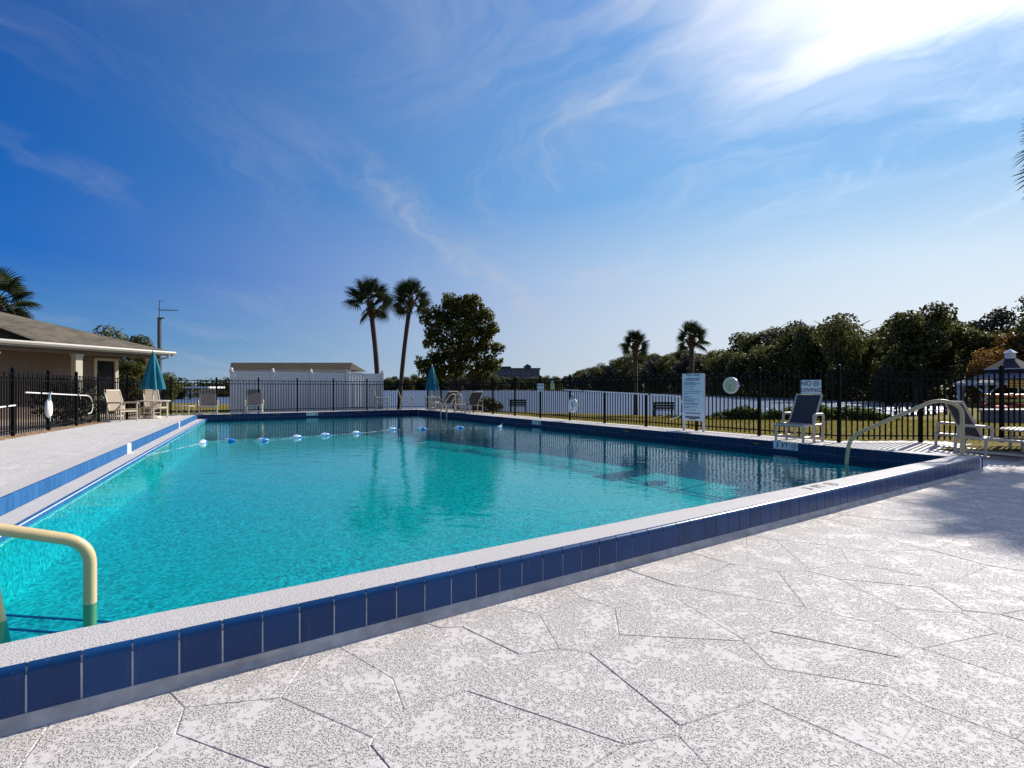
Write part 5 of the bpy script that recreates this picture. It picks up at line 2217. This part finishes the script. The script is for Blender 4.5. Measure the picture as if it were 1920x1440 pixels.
GT = 'trees along the right lake shore'
LABELS = {0: 'dark green shore tree in the wood behind the right side of the lake',
          1: 'grey mossy shore tree in the wood behind the right side of the lake',
          2: 'yellow green shore tree in the wood behind the right side of the lake'}
for (x, y) in along(shore, lambda yy: 3.4 + yy * 0.022):
    x += rt.uniform(-1, 1.5)
    y += rt.uniform(-1.2, 1.2)
    px = 960 + 960 * x / y
    if 1815 < px < 1960 and y < 61:
        continue
    h = ((728 - prof_y(px)) * y / 960 + 1.9) * rt.uniform(.70, .98)
    kd = rt.choice([0, 1, 2, 3, 4, 5, 6, 0, 3, 100, 100, 103, 101])
    far_tree(x, y, h, kd, LABELS[1 if kd in (100, 103) else 2 if kd == 101 else 0], GT)
back = [(78, 60), (72, 80), (70, 120), (72, 170), (74, 220), (66, 300), (52, 380)]
for (x, y) in along(back, lambda yy: 4.2 + yy * 0.028):
    x += rt.uniform(-2, 2)
    px = 960 + 960 * x / y
    h = ((728 - prof_y(px)) * y / 960 + 1.9) * rt.uniform(.92, 1.08)
    kd = rt.choice([0, 1, 2, 3, 4, 5, 6, 100, 103])
    far_tree(x, y, h, kd, LABELS[1 if kd in (100, 103) else 0], GT)
# a few that stand out
for px, Y, kd, ws, lab in ((1715, 63, 2, .9, 'tall dark oak with a flat top rising above the shore wood'), (1742, 66, 0, .8, 'tall dark tree crown just right of the flat topped oak'),
                           (1572, 78, 3, .55, 'slim dark pine crown rising from the shore wood'), (1512, 92, 5, .6, 'rounded dark crown rising left of the slim pine'),
                           (1668, 58, 100, .8, 'pale grey mossy tree in front of the tall oak')):
    x = Y * (px - 960) / 960
    far_tree(x, Y, (728 - prof_y(px)) * Y / 960 + 2.0 if kd != 100 else 5.2, kd, lab, None, ws)
for px, Y, top, lab, ws in ((1856, 55, 655, 'orange yellow autumn tree behind the gazebo', .95), (1918, 57, 625, 'taller orange autumn tree at the right edge above the gazebo', 1.1)):
    far_tree(Y * (px - 960) / 960, Y, (728 - top) * Y / 960 + 2.0, 102, lab, None, ws)
# understorey that closes the wood at the waterline
ub = MB()
blobs = []
for (x, y) in along(shore, lambda yy: 2.6 + yy * .012):
    r_ = rt.uniform(1.2, 2.2)
    blobs.append((x - 1.4 + rt.uniform(-.8, .8), y, ZL + r_ * .8, r_ * 1.2, r_ * 1.4, r_))
um = leaf_cloud('undergrowth', blobs, 30000, .42, M['leaf_far'], .3, 300)
tag(link('undergrowth', um), 'dark undergrowth closing the wood at the right waterline', 'undergrowth', None, 'stuff')

# far shore straight ahead and to the left
GF = 'low trees on the far lake shore'
for px in range(700, 1062, 9):
    Y = rt.uniform(455, 500)
    x = Y * (px - 960) / 960
    far_tree(x, Y + 10, rt.uniform(8.5, 13.0) if px > 940 else rt.uniform(10, 15.5), rt.choice([0, 1, 3, 4, 6, 101]), 'low distant tree on the far shore of the lake', GF, 1.2)
um = leaf_cloud('treeline', [(Y_, 496 + rt.uniform(-6, 6), 2.5, 7, 5, 4.5) for Y_ in range(-330, 40, 6)], 9000, 1.5, M['leaf_far'], .3, 301)
tag(link('treeline', um), 'dark continuous wood along the far shore of the lake', 'treeline', None, 'stuff')
# left background trees
for px, Y, top, kd, ws, lab in ((209, 58, 623, 3, .85, 'dark rounded tree rising above the clubhouse roof'), (255, 60, 636, 0, .75, 'second dark tree above the clubhouse roof beside the antenna mast'),
                                (250, 42, 668, 101, 1.3, 'olive tree seen under the end of the clubhouse porch roof'), (228, 40, 680, 4, 1.1, 'dark tree seen through the porch behind the door'),
                                (312, 75, 688, 1, 1.0, 'dark tree just right of the left teal umbrella'), (334, 92, 694, 5, 1.1, 'small dark tree left of the bushy lakeside pair'),
                                (372, 105, 696, 3, 1.0, 'left tree of a bushy lakeside pair seen over the far fence'), (393, 104, 697, 6, .9, 'right tree of a bushy lakeside pair seen over the far fence'),
                                (414, 108, 708, 2, 1.2, 'lowest dark tree beside the white shed'), (687, 120, 692, 0, 1.5, 'dark tree top peeping over the white privacy fence'),
                                (352, 140, 706, 4, 1.6, 'wide low tree mass beyond the left lake inlet'), (290, 130, 704, 6, 1.6, 'wide low tree behind the left umbrella')):
    x = Y * (px - 960) / 960
    far_tree(x, Y, (728 - top) * Y / 960 + 1.8, kd, lab, None, ws)
um = leaf_cloud('hedge_row', [(x_, 118 + rt.uniform(-5, 5), 1.2, 5, 3, 2.6) for x_ in range(-115, -58, 4)], 5000, .7, M['leaf_far'], .3, 302)
tag(link('hedge_row', um), 'dark band of bushes beyond the left lake inlet', 'bushes', None, 'stuff')
# covered boat dock left
bdk = thing('boat_shelter', (-62, 92, ZL), 'long low boat shelter with white roof edge across the left inlet', 'shelter')
mb = MB(); mb.box((-64, 92, 1.45), (22, 5, .32)); mb.build('roof', M['white_paint'], bdk)
for k in range(8):
    mb = MB(); mb.box((-74.5 + 3 * k, 89.8, .3), (.22, .22, 2.2)); mb.build('post', M['bark'], bdk)

# broad tree right of the twin palms
BT = Vector((-3.65, 33.0, gz(-3.65, 33)))
bt = thing('broad_tree', BT, 'broad leafed rounded tree beside the twin palms with light gaps', 'tree')
g = random.Random(5)
bl = []
spec = [(-1.75, 0, 2.7, .85), (-1.3, .3, 3.5, .8), (-.9, -.4, 4.6, .95), (-1.5, 0, 5.2, .72), (-.5, .2, 5.9, 1.0), (.3, -.2, 6.6, .9), (1.0, .3, 6.1, .9), (1.6, 0, 5.2, .85), (.5, -.5, 5.1, 1.1),
        (1.9, .2, 4.3, .8), (.9, 0, 3.9, 1.0), (-.2, .5, 3.8, .95), (1.9, -.2, 3.1, .85), (2.5, 0, 3.0, .6), (1.2, .4, 2.5, .8), (-.8, 0, 2.6, .8), (-2.3, .1, 3.2, .5), (.2, -.3, 2.9, .75), (-.4, .7, 7.0, .6),
        (.8, .1, 7.15, .55), (2.2, 0, 5.0, .45), (-1.2, .2, 6.3, .8), (-.3, 0, 7.1, .75), (1.2, 0, 7.0, .75), (2.0, .1, 6.2, .7), (2.4, 0, 5.4, .6), (2.7, 0, 4.1, .55), (-1.9, 0, 5.9, .5), (-1.9, .2, 4.4, .4), (1.7, .2, 2.1, .6), (-1.5, .1, 2.1, .55)]
blobs = []
for x, y, z, r_ in spec:
    blobs.append((x, y, z, r_ * .84, r_ * .9, r_ * .80))
    for q in range(3):
        a, b_ = g.uniform(0, 6.28), g.uniform(-.7, 1)
        blobs.append((x + math.cos(a) * r_ * .75, y + math.sin(a) * r_ * .75, z + b_ * r_ * .6, r_ * .32, r_ * .34, r_ * .27))
cm = leaf_cloud('crown', blobs, 19000, .16, M['leaf_tree'], .2, 55, shell=.5)
o = link('crown', cm, bt, False)
mb = MB()
mb.tube([(0, 0, -.4), (.02, 0, .7), (-.05, .05, 1.5), (.05, 0, 2.4), (.2, 0, 3.6), (.25, 0, 5.2)], [.24, .19, .17, .14, .10, .04], 10)
mb.build('trunk', M['bark'], bt, False, True)
for x, y, z, r_ in spec:
    mb = MB()
    zb = max(1.3, z * .55)
    b = Vector((.06 if zb < 3 else .2, 0, zb))
    e = Vector((x, y, z))
    mb.tube([b, b.lerp(e, .5) + Vector((0, 0, -.1)), e], [.055, .035, .012], 5)
    mb.build('branch', M['bark'], bt, False, True)
# bush below it
um = leaf_cloud('foliage', [(0, 0, .5, .7, .6, .5), (.6, .1, .35, .5, .5, .35), (-.5, .2, .3, .4, .4, .3)], 900, .14, M['leaf_tree'], .2, 56)
t = thing('shrub', (-1.6, 31.5, gz(-1.6, 31.5)), 'dark low shrub at the fence right of the broad tree trunk', 'shrub')
link('foliage', um, t, False)


# palms
def frond_mesh(seed, L=1.0):
    """fan leaf: stalk then blades spreading in a folded fan, base at origin, along +x"""
    g = random.Random(seed)
    mb = MB()
    st_l = L * .52
    mb.tube([(0, 0, 0), (st_l * .5, 0, .035 * L), (st_l, 0, .02 * L)], [.022 * L, .016 * L, .012 * L], 5)
    n = 22
    for k in range(n):
        f = k / (n - 1) * 2 - 1
        a = f * rad(112)
        bl = L * (.60 - .16 * abs(f) ** 2) * g.uniform(.9, 1.08)
        o = Vector((st_l + .10 * L * (1 - abs(f)), 0, .02 * L))
        d_ = Vector((math.cos(a), math.sin(a), .10 - .12 * abs(f)))
        side = Vector((-math.sin(a), math.cos(a), 0))
        w = .029 * L
        pts = []
        for j, (u, ww, dr) in enumerate(((0, .35, 0), (.35, 1.0, .01), (.68, .75, .06), (.88, .4, .16), (1.0, .05, .26))):
            p = o + d_ * bl * u + Vector((0, 0, -dr * bl * g.uniform(.9, 1.3)))
            pts.append((p, w * ww))
        vs, fs = [], []
        for p, ww in pts:
            vs += [p - side * ww, p + Vector((0, 0, -ww * .7)), p + side * ww]
        for j in range(4):
            fs += [(j * 3, j * 3 + 1, j * 3 + 4, j * 3 + 3), (j * 3 + 1, j * 3 + 2, j * 3 + 5, j * 3 + 4)]
        mb.add(vs, fs)
    return mb.mesh('frond', M['frond'])


FRONDS = [frond_mesh(k) for k in range(4)]


def palm(base, top_off, h, R, label, seed, n=34, boots=1.0, trunk_r=.16, bend=(0, 0), group=None, squash=1.0, lo=-48):
    g = random.Random(seed)
    root = thing('palm_tree', base, label, 'palm tree', group)
    bx_, by_, bz_ = base
    top = Vector((bx_ + top_off[0], by_ + top_off[1], bz_ + h))
    pts = []
    for k in range(9):
        f = k / 8
        p = Vector(base).lerp(top, f) + Vector((bend[0], bend[1], 0)) * math.sin(math.pi * f)
        pts.append(p)
    pts[0].z -= .4
    mb = MB(); mb.tube(pts, [trunk_r * (1.25 if k == 0 else 1.0 + .03 * math.sin(k * 2.2)) for k in range(9)], 10); mb.build('trunk', M['palm_bark'], root, True, True)
    # old leaf bases
    mb = MB()
    ax = (pts[-1] - pts[-2]).normalized()
    for k in range(int(58 * boots)):
        f = k / (58 * boots)
        a = k * 2.4
        z = -boots * .95 * (1 - f) + .05
        rr_ = trunk_r * (1.15 + .9 * math.sin(math.pi * min(f + .15, 1)) * .9)
        c = top + ax * z
        d_ = Vector((math.cos(a), math.sin(a), 0))
        s_ = Vector((-math.sin(a), math.cos(a), 0))
        L = .24 + .12 * g.random()
        p0, p1 = c + d_ * trunk_r * .7, c + d_ * (rr_ + .06) + Vector((0, 0, L * .75))
        w = .055
        mb.add([p0 - s_ * w, p0 + s_ * w, p1 + s_ * w * .5, p1 - s_ * w * .5, p0 + d_ * .05 - s_ * w, p0 + d_ * .05 + s_ * w], [(0, 1, 2, 3), (4, 3, 2, 5), (0, 3, 4), (1, 5, 2)])
    if boots > .2:
        mb.tube([top - ax * boots * .9, top - ax * boots * .45, top], [trunk_r * 1.05, trunk_r * 1.5, trunk_r * 1.0], 9)
    mb.build('leaf_base', M['boot'], root)
    for k in range(n):
        f = (k + .5) / n
        el = rad(lo + (84 - lo) * (f ** .85) + g.uniform(-9, 9))
        az = k * 2.39996 + g.uniform(-.3, .3)
        o = bpy.data.objects.new('frond', FRONDS[k % 4])
        COL.objects.link(o)
        o.parent = root
        o.matrix_parent_inverse = Matrix.Translation(Vector(base)).inverted()
        o.location = top + Vector((math.cos(az), math.sin(az), 0)) * trunk_r * .5 + Vector((0, 0, -.25 + .35 * f))
        o.rotation_euler = Euler((g.choice((-1, 1)) * g.uniform(.25, 1.15), -el, az), 'XYZ')
        s_ = R * g.uniform(.86, 1.08)
        o.scale = (s_, s_, s_)
    return root


def palm_at(px, pybase, Y, px_top, py_c, R_px, label, seed, zb=None, **kw):
    x = Y * (px - 960) / 960
    zb = gz(x, Y) if zb is None else zb
    zt_ = 1.3 + (728 - py_c) * Y / 960
    xt = Y * (px_top - 960) / 960
    return palm((x, Y, zb), (xt - x, 0), zt_ - zb, R_px * Y / 960, label, seed, **kw)


palm_at(710, 0, 35.0, 693.5, 566, 42, 'left palm of the leaning pair behind the white privacy fence', 1, n=22, boots=1.25, trunk_r=.165, bend=(.12, 0), lo=-40)
palm_at(748, 0, 33.5, 770, 563, 36, 'right palm of the leaning pair standing close to the broad tree', 2, n=28, boots=.85, trunk_r=.14, bend=(-.08, 0), lo=-38)
palm_at(1192, 0, 36.0, 1191, 646, 25, 'shorter lakeside palm left of the pool rules board', 3, n=28, boots=.8, trunk_r=.15, lo=-40)
palm_at(1296, 0, 33.0, 1297, 633, 28, 'taller lakeside palm rising behind the pool rules board', 4, n=28, boots=.75, trunk_r=.15, lo=-40)
palm_at(-14, 0, 27.0, -8, 560, 53, 'large palm behind the clubhouse roof at the left edge', 5, n=34, boots=.9, trunk_r=.19, lo=-46)
# palm standing on the right just outside, its crown shades the deck
palm((17.05, 14.4, .02), (-.40, .1), 8.35, 1.62, 'tall palm at the right edge whose frond tips and shadow reach into view', 6, n=40, boots=1.0, trunk_r=.2)

# shrubs on the bank right of the board
GS = 'leafy shrubs on the lake bank'
SHRUB = [leaf_cloud('foliage', [(random.uniform(-.45, .45), random.uniform(-.3, .3), random.uniform(.2, .6), .36, .34, .28) for _ in range(6)], 1100, .13, M['leaf_shrub'], .3, 400 + k) for k in range(4)]
sh_spec = [(1290, 29.5, .75, 'yellow green shrub at the left end of the bank row, left of the rules board'), (1345, 29, .6, 'low shrub just right of the rules board legs'),
           (1366, 28.8, .8, 'shrub below the clock in the bank row'), (1392, 28.6, 1.15, 'biggest round shrub between the clock and the no diving sign'), (1413, 28.7, .8, 'shrub right of the biggest round one'),
           (1452, 28, .85, 'shrub seen left of the charcoal lounge chair back'), (1475, 28, .9, 'shrub half hidden behind the charcoal lounge chair back'), (1545, 27.6, 1.15, 'bright shrub just right of the large no diving sign'),
           (1572, 27.6, .75, 'low shrub on the bank right of the bright one'), (1595, 27.4, 1.1, 'bright yellow green shrub above the sloping handrail'), (1622, 27.4, 1.0, 'bushy shrub toward the right end of the bank row'), (1645, 27.6, .75, 'last small shrub at the right end of the bank row')]
for k, (px, Y, sc_f, lab) in enumerate(sh_spec):
    x = Y * (px - 960) / 960
    t = thing('shrub', (x, Y, gz(x, Y)), lab, 'shrub', GS, rotz=k * 1.3)
    o = link('foliage', SHRUB[k % 4], t, False)
    o.scale = (sc_f * 1.15, sc_f * 1.15, sc_f)
    mb = MB()
    for q in range(5):
        a = q * 1.25
        mb.tube([(0, 0, -.1), (.25 * math.cos(a) * sc_f, .25 * math.sin(a) * sc_f, .5 * sc_f)], [.015, .006], 4)
    mb.build('stem', M['bark'], t, False)
# dry undergrowth under them
um = leaf_cloud('ground_cover', [(Y_ * (px - 960) / 960, Y_, gz(Y_ * (px - 960) / 960, Y_) + .06, .8, .5, .16) for px, Y_ in ((p, 28.6) for p in range(1255, 1680, 14))], 5000, .10, M['leaf_tree'], .3, 410)
tag(link('ground_cover', um), 'dry brown ground cover along the foot of the bank shrubs', 'ground cover', None, 'stuff')
# climbing shrub behind the left fence
vb = proj(-12.0, 14.9, ZC) - FN * .5
t = thing('shrub', (vb.x, vb.y, ZC - .1), 'dark leafy shrub climbing behind the left fence beside the porch column', 'shrub')
um = leaf_cloud('foliage', [(-.1, .2, 1.0, .35, .55, .5), (0, .9, .8, .3, .5, .45), (.05, -.5, .8, .3, .5, .5), (0, .3, .4, .4, .9, .35)], 900, .10, M['leaf_vine'], .2, 420)
link('foliage', um, t, False)
mb = MB(); mb.tube([(0, .1, -.1), (0, .2, 1.0)], [.03, .01], 5); mb.build('stem', M['bark'], t, False)

# grass blades on the lawn next to the right fence
nb_ = 60000
gx_ = RNG.uniform(1.0, 26, nb_)
gy_ = RNG.uniform(10.3, 29, nb_)
dd_ = seg_dist(gx_, gy_, DECK_XY)
ok = dd_ > 0.02
gx_, gy_ = gx_[ok], gy_[ok]
g_z = ground_height(gx_, gy_)
n_ = len(gx_)
ang = RNG.uniform(0, 6.28, n_)
hh = RNG.uniform(.03, .085, n_)
wd_ = RNG.uniform(.006, .014, n_)
lean = RNG.normal(scale=.03, size=(n_, 2))
V = np.zeros((n_, 3, 3))
V[:, 0] = np.stack([gx_ - np.cos(ang) * wd_, gy_ - np.sin(ang) * wd_, g_z - .005], -1)
V[:, 1] = np.stack([gx_ + np.cos(ang) * wd_, gy_ + np.sin(ang) * wd_, g_z - .005], -1)
V[:, 2] = np.stack([gx_ + lean[:, 0], gy_ + lean[:, 1], g_z + hh], -1)
me = bpy.data.meshes.new('grass')
me.vertices.add(n_ * 3)
me.vertices.foreach_set('co', V.ravel())
me.loops.add(n_ * 3)
me.loops.foreach_set('vertex_index', np.arange(n_ * 3, dtype=np.int32))
me.polygons.add(n_)
me.polygons.foreach_set('loop_start', (np.arange(n_) * 3).astype(np.int32))
me.polygons.foreach_set('loop_total', np.full(n_, 3, np.int32))
me.materials.append(M['blade'])
me.update(calc_edges=True)
tag(link('grass', me), 'yellow green grass blades on the lawn beyond the right fence', 'grass', None, 'stuff')
